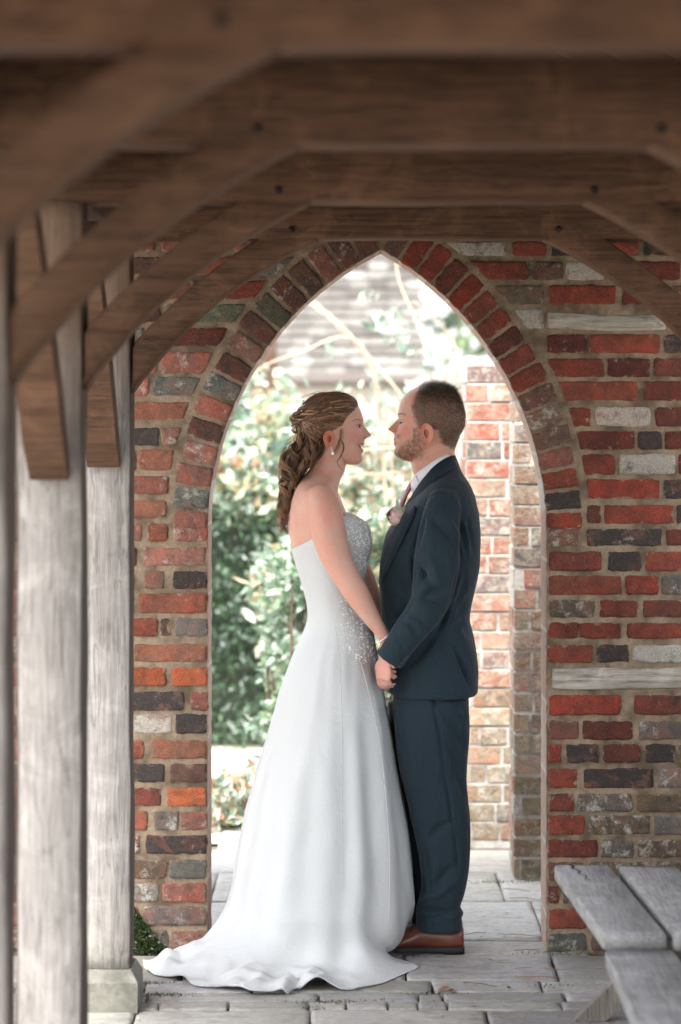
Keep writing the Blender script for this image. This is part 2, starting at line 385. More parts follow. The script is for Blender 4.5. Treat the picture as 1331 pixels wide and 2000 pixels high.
WT = .225      # wall thickness
def wx(px): return (px-690)*CAM_D/F
def wz(row): return CAM_H+(800-row)*CAM_D/F
def XL(z):     # left edge of the pointed opening
    row = 800-(z-CAM_H)*F/CAM_D
    if row >= 1040: return wx(405.3)
    dd = 619.7**2-(1040-row)**2
    return wx(1025-math.sqrt(max(dd, 0)))
def XR(z):
    row = 800-(z-CAM_H)*F/CAM_D
    if row >= 1040: return wx(1068)
    return wx(433+math.sqrt(max(634.9**2-(1040-row)**2, 0)))
APEX = wz(487.6); XA = wx(745)
wall = thing('brick_wall', 'old red brick garden wall with a pointed arch opening framing the couple', 'wall', (0, 0, 0))
RD = [  # courses right of the arch: row top, row bottom, bricks (px0, px1, kind)
 (472, 500, [(895, 990, 'w'), (1001, 1068, 'R'), (1078, 1140, 'k')]),
 (510, 547, [(925, 1030, 'R'), (1033, 1100, 'b'), (1106, 1180, 'w'), (1190, 1330, 'r')]),
 (557, 595, [(985, 1062, 'm'), (1073, 1203, 'R'), (1215, 1262, 'r'), (1270, 1400, 'b')]),
 (603, 642, [(1012, 1062, 'w')]),
 (653, 690, [(1043, 1066, 'R'), (1070, 1145, 'r'), (1150, 1290, 'R'), (1297, 1370, 'k')]),
 (700, 736, [(1066, 1180, 'R'), (1187, 1270, 'r'), (1277, 1400, 'r')]),
 (744, 783, [(1100, 1246, 'R'), (1258, 1380, 'r')]),
 (795, 833, [(1114, 1153, 'R'), (1163, 1271, 'w'), (1280, 1400, 'r')]),
 (842, 878, [(1130, 1240, 'r'), (1247, 1292, 'k'), (1299, 1400, 'r')]),
 (887, 927, [(1139, 1202, 'R'), (1210, 1319, 'w'), (1326, 1400, 'r')]),
 (936, 974, [(1145, 1288, 'R'), (1296, 1400, 'k')]),
 (986, 1023, [(1147, 1173, 'r'), (1181, 1315, 'R'), (1322, 1400, 'k')]),
 (1033, 1066, [(1072, 1131, 'm'), (1146, 1293, 'k'), (1302, 1420, 'r')]),
 (1077, 1116, [(1073, 1175, 'r'), (1188, 1252, 'k'), (1262, 1400, 'R')]),
 (1124, 1162, [(1072, 1215, 'R'), (1222, 1287, 'R'), (1292, 1400, 'g')]),
 (1172, 1206, [(1073, 1161, 'm'), (1173, 1245, 'R'), (1256, 1400, 'r')]),
 (1216, 1247, [(1073, 1128, 'R'), (1131, 1212, 'R'), (1224, 1400, 'R')]),
 (1260, 1294, [(1071, 1157, 'R'), (1166, 1228, 'k'), (1235, 1400, 'w')]),
 (1306, 1346, []),
 (1357, 1397, [(1073, 1213, 'R'), (1238, 1400, 'r')]),
 (1408, 1445, [(1073, 1130, 'b'), (1138, 1236, 'r'), (1246, 1400, 'g')]),
 (1453, 1490, [(1072, 1095, 'R'), (1107, 1170, 'k'), (1178, 1250, 'r'), (1262, 1318, 'k'), (1326, 1420, 'm')]),
 (1500, 1540, [(1072, 1127, 'R'), (1140, 1277, 'k'), (1285, 1400, 'g')]),
 (1550, 1585, [(1075, 1120, 'r'), (1127, 1235, 'g'), (1243, 1400, 'm')]),
 (1592, 1630, [(1072, 1142, 'R'), (1150, 1270, 'm'), (1278, 1400, 'g')]),
 (1640, 1675, [(1071, 1168, 'r'), (1175, 1235, 'g'), (1245, 1400, 'm')]),
 (1683, 1722, [(1072, 1140, 'b'), (1150, 1270, 'm'), (1280, 1400, 'm')]),
 (1730, 1765, [(1072, 1092, 'r'), (1100, 1200, 'm'), (1209, 1330, 'g')]),
 (1775, 1815, [(1073, 1145, 'R'), (1155, 1280, 'm'), (1290, 1400, 'g')]),
 (1822, 1857, [(1073, 1145, 'g'), (1155, 1300, 'g'), (1310, 1400, 'm')])]
LD = [(687, 729, [(315, 424, 'p')]), (736, 773, [(300, 385, 'g')]), (785, 820, [(258, 360, 'o')]), (834, 870, [(258, 310, 'k'), (316, 356, 'p')]),
 (877, 920, [(258, 265, 'r'), (272, 343, 'o')]), (929, 965, [(257, 341, 'p')]), (977, 1012, [(250, 333, 'o')]),
 (1022, 1057, [(257, 276, 'p'), (290, 327, 'o'), (340, 404, 'p')]), (1069, 1105, [(250, 266, 'r'), (280, 403, 'p')]), (1115, 1150, [(240, 262, 'k'), (283, 320, 'p'), (338, 404, 'k')]),
 (1158, 1198, [(272, 404, 'o')]), (1207, 1243, [(240, 308, 'R'), (315, 333, 'b'), (343, 405, 'g')]), (1258, 1292, [(262, 404, 'o')]), (1303, 1340, [(230, 325, 'O'), (337, 405, 'O')]),
 (1350, 1388, [(250, 360, 'k'), (374, 405, 'p')]), (1395, 1433, [(262, 335, 'w'), (345, 403, 'k')]), (1445, 1482, [(240, 280, 'R'), (296, 404, 'o')]), (1491, 1528, [(240, 321, 'k'), (333, 403, 'b')]),
 (1538, 1575, [(240, 315, 'r'), (327, 402, 'O')]), (1585, 1622, [(230, 288, 'o'), (303, 347, 'g'), (355, 403, 'p')]), (1631, 1668, [(285, 404, 'k')]), (1679, 1716, [(240, 325, 'm'), (332, 402, 'g')]),
 (1725, 1762, [(240, 310, 'g'), (318, 402, 'p')]), (1770, 1808, [(280, 403, 'g')]), (1816, 1853, [(303, 328, 'g'), (337, 402, 'p')])]
def ring_out(row, side):
    if side > 0: return 436+math.sqrt(max(711**2-(1040-row)**2, 0))
    return 1022-math.sqrt(max(694**2-(1040-row)**2, 0))
br = Bricks(); KR = 'RrrRrbrRrkrRmb'; KL = 'popbgorpogmp'
def q4(x0, x1, r0, r1, x0t=None, x1t=None):
    return (wx(x0), 0, wz(r1)), (wx(x1), 0, wz(r1)), (wx(x1 if x1t is None else x1t), 0, wz(r0)), (wx(x0 if x0t is None else x0t), 0, wz(r0))
def run(x, xe, r0, r1, kinds):
    st = 1 if xe > x else -1
    while (xe-x)*st > 30:
        w = random.choice([133, 133, 65, 98, 133]); x2 = x+st*w
        a, b = sorted((x, x2)); br.brick(q4(a, b, r0, r1), random.choice(kinds), (0, -1, 0)); x = x2+st*random.uniform(8, 13)
for r0, r1, bl in RD:
    last = None
    for i, (a, b, k) in enumerate(bl):
        xt = a
        if i == 0 and r1 < 1000:
            a2, at = ring_out(r1, 1)+6, ring_out(r0, 1)+6
            if a2 < b-12 and at < b-8: br.brick(q4(a2, b, r0, r1, at), k, (0, -1, 0)); last = b; continue
            else: last = b; continue
        br.brick(q4(a, b, r0, r1), k, (0, -1, 0)); last = b
    x = (last or 1062)+10
    if (r0, r1) == (603, 642): x = 1315
    if (r0, r1) == (1306, 1346): x = 1435
    run(x, 2150, r0, r1, KR)
for r0, r1, bl in LD:
    first = None
    for i, (a, b, k) in enumerate(bl):
        bt = b
        if i == len(bl)-1 and r1 < 1015 : b, bt = ring_out(r1, -1)-6, ring_out(r0, -1)-6
        if first is None: first = a
        br.brick(q4(a, b, r0, r1, None, bt), k, (0, -1, 0))
    run(first-10, -330, r0, r1, KL)
for r0 in range(640, 180, -46):       # courses above, mostly behind the beams
    r1 = r0+36
    for side, ks in ((-1, KL), (1, KR)):
        if side > 0 and r0 > 450: continue
        if r0 < 405: x0 = 745 if side > 0 else 735
        else: x0 = ring_out(r1, side)+6*side
        xt = x0 if r0 < 405 else ring_out(r0, side)+6*side
        w = random.choice([133, 65, 98])
        if side > 0: br.brick(q4(x0, x0+w, r0, r1, xt), random.choice(ks), (0, -1, 0))
        else: br.brick(q4(x0-w, x0, r0, r1, None, xt), {594: 'n', 548: 'R'}.get(r0, random.choice(ks)), (0, -1, 0))
        run(x0+side*(w+10), 2150 if side > 0 else -330, r0, r1, ks)
br.build('bricks', M['brick'], wall)
# voussoirs: two arcs of headers meeting at the point
ar = Bricks()
def vring(cx, rin, rout, a_end, n, kinds, side):
    for i in range(n):
        a0 = a_end*(i+.075)/n; a1 = a_end*(i+.925)/n
        if i == 0: a0 = .012
        def pt(r, a): return (wx(cx+side*r*math.cos(a)), 0, wz(1040-r*math.sin(a)))
        j = random.uniform(-4, 3); ri = rin+1.5; ro = rout+j
        if side > 0: quad = (pt(ri, a0), pt(ro, a0), pt(ro, a1), pt(ri, a1))
        else: quad = (pt(ro, a0), pt(ri, a0), pt(ri, a1), pt(ro, a1))
        if i == n-1:      # the top one is cut to a wedge against its neighbour
            am = a_end*(i+.45)/n
            q = [Vector(p) for p in quad]; lim = wx(745)+side*.004
            for k in range(4):
                if (q[k].x-lim)*side < 0: q[k].x = lim
            quad = q
        ar.brick(quad, kinds[i % len(kinds)], (0, -1, 0))
vring(433, 634.9, 705, 1.0576, 17, 'RkRpbmbRRrRRRrRRb', 1)
vring(1025, 619.7, 688, 1.1023, 16, 'pgppbpgbpbnbbpbb', -1)
ar.build('arch_ring', M['brick'], wall)
# core and mortar with the opening cut out, reveals lining it
mo = MB(); ZT = 2.36; XMIN, XMAX = wx(-330), wx(2160); zs = sorted(set(list(np.arange(-.03, ZT, .012))+[APEX]))
for side in (-1, 1):
    prof = []
    for z in zs:
        xe = (XL(z) if side < 0 else XR(z)) if z < APEX else XA
        xe += .0016*nz(z*30, side*3.)*(z < APEX-.02)
        base = np.array([0, .006, .012, .024]+list(np.arange(.04, 1.0, .0135))+list(np.arange(1.02, 3, .05)))
        xo = XMIN if side < 0 else XMAX; ln = abs(xo-xe); us = base[base < .985]/1.0
        row = [xe+side*u*(1 if True else 1) for u in us]+[xo]
        prof.append(row)
    n = len(prof[0])
    V = []
    for z, row in zip(zs, prof):
        for i, x in enumerate(row):
            y = 0 if i == 0 else -.0018*nz(x*70, z*70)-.0016*nz(x*25, z*25, 4.)
            V.append((x, y, z))
    fr = [(a*n+i, a*n+i+1, (a+1)*n+i+1, (a+1)*n+i) if side > 0 else (a*n+i, (a+1)*n+i, (a+1)*n+i+1, a*n+i+1) for a in range(len(zs)-1) for i in range(n-1)]
    mo.add(V, fr)
    mo.add([(x, WT, z) for z, row in zip(zs, prof) for x in (row[0], row[-1])], [(a*2, a*2+1, a*2+3, a*2+2) for a in range(len(zs)-1)])
mo.add([(XMIN, 0, ZT-.01), (XMAX, 0, ZT-.01), (XMAX, WT, ZT-.01), (XMIN, WT, ZT-.01)], [(0, 1, 2, 3)])
mo.build('mortar', M['mortar'], wall)
rv = MB()
zz = [z for z in zs if z <= APEX]
for side, fx in ((-1, XL), (1, XR)):
    V = [(fx(z)+(0.0016*nz(z*30, side*3.) if z < APEX-.02 else 0)-side*.0005+.002*nz(z*40, y*30, side), y+(-.001 if y == 0 else .001 if y == WT else 0), z) for z in zz for y in (0, .05, .11, .17, WT)]
    rv.add(V, [(a*5+k, a*5+k+1, (a+1)*5+k+1, (a+1)*5+k) for a in range(len(zz)-1) for k in range(4)])
t = NT('reveal_brick'); vv = t.coords(); bk = t.node('ShaderNodeTexBrick'); mp = t.node('ShaderNodeMapping'); mp.inputs['Rotation'].default_value = (R(90), 0, R(90))
tc = t.node('ShaderNodeTexCoord'); t.link(tc.outputs['Object'], mp.inputs[0]); t.link(mp.outputs[0], bk.inputs['Vector'])
bk.inputs['Color1'].default_value = (.34, .17, .12, 1); bk.inputs['Color2'].default_value = (.42, .30, .22, 1); bk.inputs['Mortar'].default_value = (.5, .46, .40, 1)
bk.inputs['Scale'].default_value = 1.0; bk.inputs['Brick Width'].default_value = .225; bk.inputs['Row Height'].default_value = .0755; bk.inputs['Mortar Size'].default_value = .006
M['reveal'] = t.done(t.mix(.4, bk.outputs['Color'], t.ramp(t.noise(vv, 30, 6, .7), [(.3, (.2, .13, .1)), (.7, (.6, .55, .5))])), .9, None, .2)
rv.build('reveal', M['reveal'], wall)
def timber(mb, x0, x1, y0, y1, z0, z1, ax=0, n=26, j=.003, col=None, bev=.006):
    """box whose arrises are chamfered and wander a little; ax is its long axis"""
    lo = [x0, y0, z0]; hi = [x1, y1, z1]; a = ax; b, c = [k for k in (0, 1, 2) if k != a]; rings = []; sd = random.uniform(0, 99)
    for i in range(n+1):
        t_ = lo[a]+(hi[a]-lo[a])*i/n; ring = []
        sh = bev if 0 < i < n else bev*2.2
        for (pb, pc) in ((lo[b]+sh, lo[c]), (hi[b]-sh, lo[c]), (hi[b], lo[c]+sh), (hi[b], hi[c]-sh), (hi[b]-sh, hi[c]), (lo[b]+sh, hi[c]), (lo[b], hi[c]-sh), (lo[b], lo[c]+sh)):
            p = [0, 0, 0]; p[a] = t_; p[b] = pb+j*nz(t_*4+sd, pb*9, pc*9); p[c] = pc+j*nz(t_*4, pb*9+sd, pc*9); ring.append(p)
        rings.append(ring)
    mb.loft(rings, col)
for nm, a, b, r0, r1 in (('timber_insert', 1070, 1300, 611, 643), ('timber_insert', 1079, 1425, 1306, 1346)):
    tb = MB(); timber(tb, wx(a), wx(b), -.007, .05, wz(r1), wz(r0), 0, 90, .011, None, .004); tb.build(nm, M['white_timber'], wall)
# moss at the foot of the left jamb
ms = MB(); 
for i in range(2600):
    px = 258+60*random.random()**1.5; row = 1862-95*random.random()**1.6*(1-(px-258)/70)
    p = PX(px, row, -.012-.02*random.random()*(row-1750)/100); s = random.uniform(.003, .007); d = Vector((random.uniform(-1, 1), random.uniform(-1, 0), random.uniform(-1, 1))).normalized()
    e1 = d.orthogonal().normalized()*s; e2 = d.cross(e1); k = random.uniform(.5, 1.4)
    ms.add([p-e1, p-e2, p+e1, p+e2], [(0, 1, 2, 3)], (.05*k, .075*k, .022*k))
tag(ms.build('moss', M['leaf'], wall, False), kind='stuff')
# ================================================================== TIMBER WALKWAY
fr = thing('timber_walkway', 'open oak framed covered walkway with grey posts and brown arched braces', 'walkway', (0, -1, 0))
BZ = CAM_H+.489; BH = .155; PXL = -.635; PXR = 1.08; PW = .152
fronts = [-7.65+d for d in (.74, 1.97, 3.2, 4.43, 5.66, 6.89)]
def oak(name, mat, *a, parent=fr, **k):
    m = MB(); timber(m, *a, **k); return m.build(name, M[mat], parent)
def brace(y0, y1, side, depth=.088):
    """curved knee brace: lower arris runs from the post to the underside of the tie beam"""
    m = MB(); A = np.array([0., 1.762]); B = np.array([.535, BZ-.001]); n = 28; rings = []
    ch = B-A; L = np.linalg.norm(ch); e = ch/L; nn = np.array([-e[1], e[0]]); sd = random.uniform(0, 50)
    for i in range(n+1):
        t_ = i/n; sag = .046*math.sin(math.pi*t_)**.9
        lo = A+ch*t_+nn*sag
        # tangent
        tg = ch+nn*.046*math.pi*math.cos(math.pi*t_); tg /= np.linalg.norm(tg); no = np.array([-tg[1], tg[0]])
        up = lo+no*depth*(1-.12*math.sin(math.pi*t_))
        if up[0] < .003: up = lo+no*((.003-lo[0])/no[0]) if no[0] < 0 and lo[0] > .003 else np.array([.001, up[1]])
        if lo[0] < .001: lo[0] = .001
        up = np.array([max(up[0], .0005), min(up[1], BZ+.02)])
        pts = []
        bv = .006; f = lambda q, y: ((PXL+q[0]) if side < 0 else (PXR-q[0]), y, q[1])
        mid = up-lo; ln = np.linalg.norm(mid)+1e-9; mm = mid/ln; w1 = .002*nz(t_*6+sd)
        seq = [(lo, y0+bv), (lo+mm*bv, y0), (up-mm*min(bv, ln*.4), y0), (up, y0+bv), (up, y1-bv), (up-mm*min(bv, ln*.4), y1), (lo+mm*bv, y1), (lo, y1-bv)]
        rings.append([f(q+no*w1, yy) for q, yy in seq])
    m.loft(rings); return m.build('brace', M['brace'], fr)
def peg(x, y, z, r=.011):
    m = MB(); m.tube([(x, y+.03, z), (x, y-.003, z), (x, y-.006, z)], [r, r, r*.8], 8, up=(0, 0, 1)); m.build('peg', M['iron'], fr)
for k, yf in enumerate(fronts):
    yb = yf+.14
    oak('tie_beam', 'beam', PXL-.10, PXR+.10, yf, yb, BZ, BZ+BH, ax=0, n=40, j=.004)
    for side, x0, x1 in ((-1, PXL-PW, PXL), (1, PXR, PXR+PW)):
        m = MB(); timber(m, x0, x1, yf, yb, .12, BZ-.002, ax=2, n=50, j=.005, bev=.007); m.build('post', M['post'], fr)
        p = MB(); xa, xb, ya, yc = x0-.022, x1+.022, yf-.022, yb+.022
        rings = [[(xa, ya, 0), (xb, ya, 0), (xb, yc, 0), (xa, yc, 0)], [(xa, ya, .085), (xb, ya, .085), (xb, yc, .085), (xa, yc, .085)], [(xa+.02, ya+.02, .1195), (xb-.02, ya+.02, .1195), (xb-.02, yc-.02, .1195), (xa+.02, yc-.02, .1195)]]
        def sub(r, k=5): return [tuple(np.array(r[i])*(1-u/k)+np.array(r[(i+1) % 4])*u/k+np.array([.003*nz(i*3+u, r[0][2]*40, yf), .003*nz(yf, i+u*2., 3), 0])) for i in range(4) for u in range(k)]
        p.loft([sub(r) for r in rings]); p.build('plinth', M['plinth'], fr, False)
        brace(yf+.010, yb-.010, side)
        # lengthways brace rising from the post towards the next bay, chamfered foot
        if k > 0:
            xc = x0+PW/2+(.004 if side < 0 else -.004); q = MB(); rings = []
            for i in range(15):
                u = i/14; zc = 1.56+(BZ+.0-1.56)*u; yy = yf-.002-.62*u**1.25; dep = .115
                z0_ = zc; a = math.atan2(.62*1.25*max(u, .04)**.25, (BZ-1.56)); ny_, nz_ = -math.cos(a), -math.sin(a)*.9
                tip = .35+.65*min(1, u/.16) if u < .16 else 1
                rings.append([(xc-.045, yy, z0_), (xc+.045, yy, z0_), (xc+.045, yy+ny_*dep*tip, z0_+nz_*dep*tip*.5), (xc-.045, yy+ny_*dep*tip, z0_+nz_*dep*tip*.5)])
            q.loft(rings); q.build('plate_brace', M['brace'], fr, False)
    if k >= 2:
        for fx in (-.175, .565+.02*(k == 5)): peg(fx, yf, BZ+.025, .0095)
    if k in (3, 4, 5):   # iron pins standing out of the posts
        z = CAM_H-.078; m = MB(); m.tube([(PXL-.13, yf-.035, z), (PXL-.085, yf-.036, z), (PXL-.085, yf+.02, z)], .006, 6); m.build('iron_pin', M['iron'], fr)
# repair patch let into the post next to the wall
yf = fronts[5]-.006; pa_ = MB(); px0, px1, pz0, pz1 = (187-690)*6.89/F, (230-690)*6.89/F, CAM_H+(800-1742)*6.89/F, CAM_H+(800-1681)*6.89/F
for q in () if True else ([(px0, pz0), (px0, pz1)], [(px0, pz1), (px1, pz1)], [(px1, pz1), (px1, pz0)], [(px1, pz0), (px0, pz0)]): pa_.tube([(q[0][0], yf+.004, q[0][1]), (q[1][0], yf+.004, q[1][1])], .0007, 5)
for x0, x1 in ((PXL-PW+.004, PXL-.004), (PXR+.004, PXR+PW-.004)):
    oak('wall_plate', 'dark_oak', x0, x1, -7.3, -.03, BZ+BH+.003, BZ+BH+.13, ax=1, n=60)
    oak('plate', 'dark_oak', x0+.02, x1-.02, -7.3, -.03, BZ+.02, BZ+BH-.0005, ax=1, n=60)
# rafters and boarded roof
XC = (PXL+PXR)/2; RZ = 3.02; EZ = 2.30; HW = 1.32
y = -8.1; 
while y < -.1:
    for s in (-1, 1):
        m = MB(); timber(m, 0, 1.49, -.035, .035, 0, .10, ax=0, n=10); a = math.atan2(RZ-EZ, HW)
        V = []
        for (px_, py_, pz_) in m.v:
            xx = px_*math.cos(a)-pz_*math.sin(a); z_ = px_*math.sin(a)+pz_*math.cos(a); V.append((XC+s*(-HW+xx), y+py_, EZ+z_))
        m.v = V
        if s > 0: m.f = [f[::-1] for f in m.f]
        m.build('rafter', M['dark_oak'], fr)
    y += .41
m = MB(); e = .13
def rp(s, u, off): return (XC+s*HW*(1-u), EZ+off+(RZ-EZ)*u)
for s in (-1, 1):
    a = [rp(s, -.12, .115), rp(s, 1.0, .115), rp(s, 1.0, .15), rp(s, -.12, .15)]
    m.loft([[(x, yy, z) for x, z in a] for yy in (-8.4, -3.5, -.004)])
m.build('roof_boards', M['dark_oak'], fr, False)

m = MB(); m.loft([[(XC-HW-.1, yy, BZ+.312), (XC+HW+.1, yy, BZ+.30), (XC+HW*.0, yy, RZ+.12), (XC-.01, yy, RZ+.12)] for yy in (.03, .09)]); m.build('gable_boards', M['dark_oak'], fr, False)
m = MB(); m.box(XC-HW-.1, XC+HW+.1, .04, .10, BZ+.03, BZ+.31); m.build('gable_boards', M['dark_oak'], fr, False)
# ================================================================== BENCHES
def plank(name, x0, x1, y0, y1, ztop, th, parent, skew=0., crack=None, mat='grey_plank'):
    m = MB(); timber(m, x0, x1, y0, y1, ztop-th, ztop, ax=1, n=30, j=.002, bev=.003)
    m.v = [(x+skew*(y-y1), y, z) for x, y, z in m.v]
    o = m.build(name, M[mat], parent)
    return o
def xleg(parent, yc, ztop, x0, x1, name='leg'):
    for s, dy in ((1, -.022), (-1, .024)):
        xa, xb = (x0, x1) if s > 0 else (x1, x0); w = .062
        d = np.array([xb-xa, ztop]); L = np.linalg.norm(d); e = d/L; n_ = np.array([-e[1], e[0]])*w/2
        # foot and head cut level
        def at(off, z): q = np.array([xa, 0.])+off; t_ = (z-q[1])/e[1]; return q+e*t_
        P = [at(-n_, .0), at(n_, .0), at(n_, ztop), at(-n_, ztop)]
        m = MB(); k = 14; rings = []
        for i in range(k+1):
            u = i/k; a = P[0]*(1-u)+P[3]*u; b = P[1]*(1-u)+P[2]*u; j = .002*nz(u*5, yc, s)
            rings.append([(a[0]+j, yc+dy-.02, a[1]), (b[0]+j, yc+dy-.02, b[1]), (b[0]+j, yc+dy+.02, b[1]), (a[0]+j, yc+dy+.02, a[1])])
        m.loft(rings); m.build(name, M['leg_wood'], parent, False)
b1 = thing('bench', 'grey weathered plank bench reaching to the brick wall, its two planks split by a gap', 'bench', (.76, -1.1, 0), 'plank benches along the right side')
H1 = .40
plank('seat_plank', .582, .739, -1.585, -.665, H1, .044, b1, -.052)
plank('seat_plank', .764, .931, -1.585, -.685, H1, .044, b1, -.045)
m = MB(); m.box(.63, .90, -.86, -.80, H1-.10, H1-.045); m.build('bearer', M['leg_wood'], b1, False)
m = MB(); m.box(.66, .93, -1.46, -1.40, H1-.10, H1-.045); m.build('bearer', M['leg_wood'], b1, False)
xleg(b1, -.83, H1-.046, .665, 1.02); xleg(b1, -1.43, H1-.046, .70, 1.05)
cr = MB()
cp = [(.626+.006*math.sin(i*1.7), -.667-.021*i, H1+.0012) for i in range(12)]
cr.v = []; 
for i, (x, yy, z) in enumerate(cp):
    w = .0045*(1-i/11.)+.0008
    cr.v += [(x-w+.0075*i*.4, yy, z), (x+w+.0075*i*.4, yy, z)]; cr.c += [(1, 1, 1)]*2
cr.f = [(2*i, 2*i+1, 2*i+3, 2*i+2) for i in range(11)]
cr.build('crack', M['iron'], b1, False)
b2 = thing('bench', 'lower grey plank bench nearest the camera, butted against the end of the farther bench', 'bench', (.8, -2.6, 0), 'plank benches along the right side')
H2 = .36
plank('seat_plank', .632, .806, -4.2, -1.592, H2, .044, b2, .004)
plank('seat_plank', .832, .998, -4.2, -1.592, H2, .044, b2, .004)
for yy in (-4.0, -1.95):
    m = MB(); m.box(.66, .97, yy-.03, yy+.03, H2-.10, H2-.045); m.build('bearer', M['leg_wood'], b2, False)
    xleg(b2, yy, H2-.046, .68, 1.0)

# ================================================================== fallen leaves and twigs on the paving
lf = MB()
def fleaf(x, y, s, col, z=.004):
    a = random.uniform(0, 6.28); V = []; c = math.cos(a); sn = math.sin(a)
    for (u, v, w) in ((-1, 0, .25), (-.5, .42, .1), (.3, .38, .35), (1, 0, .1), (.3, -.38, .3), (-.5, -.42, .15), (0, 0, 0)):
        V.append((x+s*(u*c-v*sn), y+s*(u*sn+v*c), z+s*w*random.uniform(.3, 1.2)))
    lf.add(V, [(0, 6, 1), (1, 6, 2), (2, 6, 3), (3, 6, 4), (4, 6, 5), (5, 6, 0)], col)
LC = [(.32, .13, .06), (.22, .11, .05), (.40, .24, .12), (.15, .09, .05), (.33, .27, .16)]
for i in range(95):
    px = random.uniform(880, 1190) if i % 3 else random.uniform(270, 1100); row = random.uniform(1700, 1995) if i % 3 else random.uniform(1925, 1998)
    d = CAM_H*F/(row-800); x = (px-690)*d/F; y = d-CAM_D
    if abs(y-.1) < .2 and (x < -.4 or x > .57): continue
    fleaf(x, y, random.uniform(.003, .009), random.choice(LC))
for px, row, s in ((868, 1935, .028), (882, 1938, .02), (995, 1932, .014), (658, 1962, .015), (1058, 1780, .014), (1040, 1778, .012), (318, 1903, .012), (980, 1990, .012)):
    d = CAM_H*F/(row-800); fleaf((px-690)*d/F, d-CAM_D, s, random.choice(LC[:3]))
for i in range(12):
    px = random.uniform(900, 1100); row = random.uniform(1740, 1930); d = CAM_H*F/(row-800); x = (px-690)*d/F; y = d-CAM_D
    if -.05 < y < .3 and x > .56: continue
    a = random.uniform(-.5, .5); L = random.uniform(.02, .07); bend = random.uniform(-.012, .012)
    lf.tube([(x-L*math.cos(a), y-L*math.sin(a), .006), (x, y+bend, .009), (x+L*math.cos(a), y+L*math.sin(a), .005)], [.001, .0012, .0007], 4, random.choice(LC[2:]))
tag(lf.build('fallen_leaves', M['leaf'], None, False), kind='stuff', label='small brown leaves and twigs scattered over the flagstones', cat='leaves')
# weeds and moss in the joints
wd = MB()
for cx, cy, n_, sp in ((-.565, -.57, 240, .05), (-.60, -.42, 120, .03), (-.10, -.655, 160, .06), (.02, -.64, 60, .06), (.235, -.55, 90, .04), (.14, -.075, 60, .05), (.60, -.45, 50, .05), (.70, -.03, 140, .12), (.56, 1.12, 260, .07), (-.12, -.72, 60, .03)):
    for i in range(n_):
        x = cx+random.gauss(0, sp); y = cy+random.gauss(0, .012); h = random.uniform(.001, .007); a = random.uniform(0, 6.3); w = random.uniform(.001, .004); k = random.uniform(.5, 1.5)
        wd.add([(x, y, -.006), (x+w*math.cos(a), y+w*math.sin(a), h*.6), (x+h*.6*math.cos(a+1), y+h*.5*math.sin(a+1), h)], [(0, 1, 2)], random.choice([(.06*k, .08*k, .025*k), (.09*k, .085*k, .035*k), (.10*k, .07*k, .04*k)]))
tag(wd.build('joint_weeds', M['leaf'], None, False), kind='stuff', label='moss and tiny weeds in the paving joints', cat='weeds')
# ================================================================== GARDEN BEHIND THE ARCH
def brick_block(name, label, x0, x1, y0, y1, h, kf, kl, seed, mats=('brick', 'mortar_pale'), faces='fl', grp=None, cope=True, x_skew=0.):
    w = thing(name, label, 'wall' if 'wall' in name else 'pier', ((x0+x1)/2, (y0+y1)/2, 0), grp)
    random.seed(seed); b = Bricks(); c = MB(); c.box(x0, x1, y0, y1, -.03, h)
    c.build('mortar', M[mats[1]], w, False)
    z = .012; k = 0
    while z+.066 <= h+.01:
        def row(p0, p1, out, kinds, off):
            p0 = Vector(p0); p1 = Vector(p1); L = (p1-p0).length; e = (p1-p0).normalized(); s = -off
            while s < L-.012:
                ww = random.choice([.21, .21, .1]); a = max(s, 0.); bb = min(s+ww, L)
                if bb-a > .02:
                    A = p0+e*a; B = p0+e*bb; b.brick((A, B, B+Vector((0, 0, .064)), A+Vector((0, 0, .064))), random.choice(kinds), out, lo=True, prot=.005)
                s += ww+.014
        o = random.uniform(0, .2)
        if 'f' in faces: row((x0, y0, z), (x1, y0, z), (0, -1, 0), kf(z), o)
        if 'l' in faces: row((x0, y1, z), (x0, y0, z), (-1, 0, 0), kl(z), random.uniform(0, .2))
        if 'r' in faces: row((x1, y0, z), (x1, y1, z), (1, 0, 0), kl(z), random.uniform(0, .2))
        z += .0755; k += 1
    b.build('bricks', M['brick'], w, False)
    if cope:
        t_ = MB(); t_.box(x0-.02, x1+.02, y0-.02, y1+.02, h+.001, h+.06); t_.build('coping', M['plinth'], w, False)
    return w
PAL.update({'P': (.33, .205, .155), 'Y': (.31, .24, .16), 'N': (.20, .18, .12), 'Q': (.28, .145, .10), 'E': (.36, .155, .11), 'B': (.20, .17, .16), 'W': (.44, .41, .38)}); WEAR.update({'P': (.5, .1), 'Y': (.5, .1), 'N': (.45, .25), 'Q': (.45, .15), 'E': (.5, .05), 'B': (.5, .2), 'W': (.95, .0)})
pier = brick_block('brick_pier', 'buff and brown brick pier just behind the right side of the arch', .590, 1.35, 1.15, 1.42, 2.75, lambda z: 'YYNN' if z < .35 else 'YYPQP' if z < 1.1 else 'PQPYPB', lambda z: 'PPWYW', 11, faces='fl', cope=False)
gw = brick_block('garden_wall', 'sunlit red brick garden wall with pale mortar seen behind the groom', .453, .72, 1.93, 13.0, 1.93, lambda z: 'BBY' if z < .12 else 'YYYP' if z < .55 else 'PEEEPEB' if z < 1.75 else 'BBWP', lambda z: 'WWPWY', 12, faces='fl', cope=False)
gw2 = brick_block('garden_wall', 'short red brick return of the garden wall behind the pier, in its shade', .722, 1.9, 1.95, 2.2, 1.93, lambda z: 'PEEEP', lambda z: 'P', 13, faces='f', cope=False)
# old render and lime wash standing on the long face
random.seed(21)
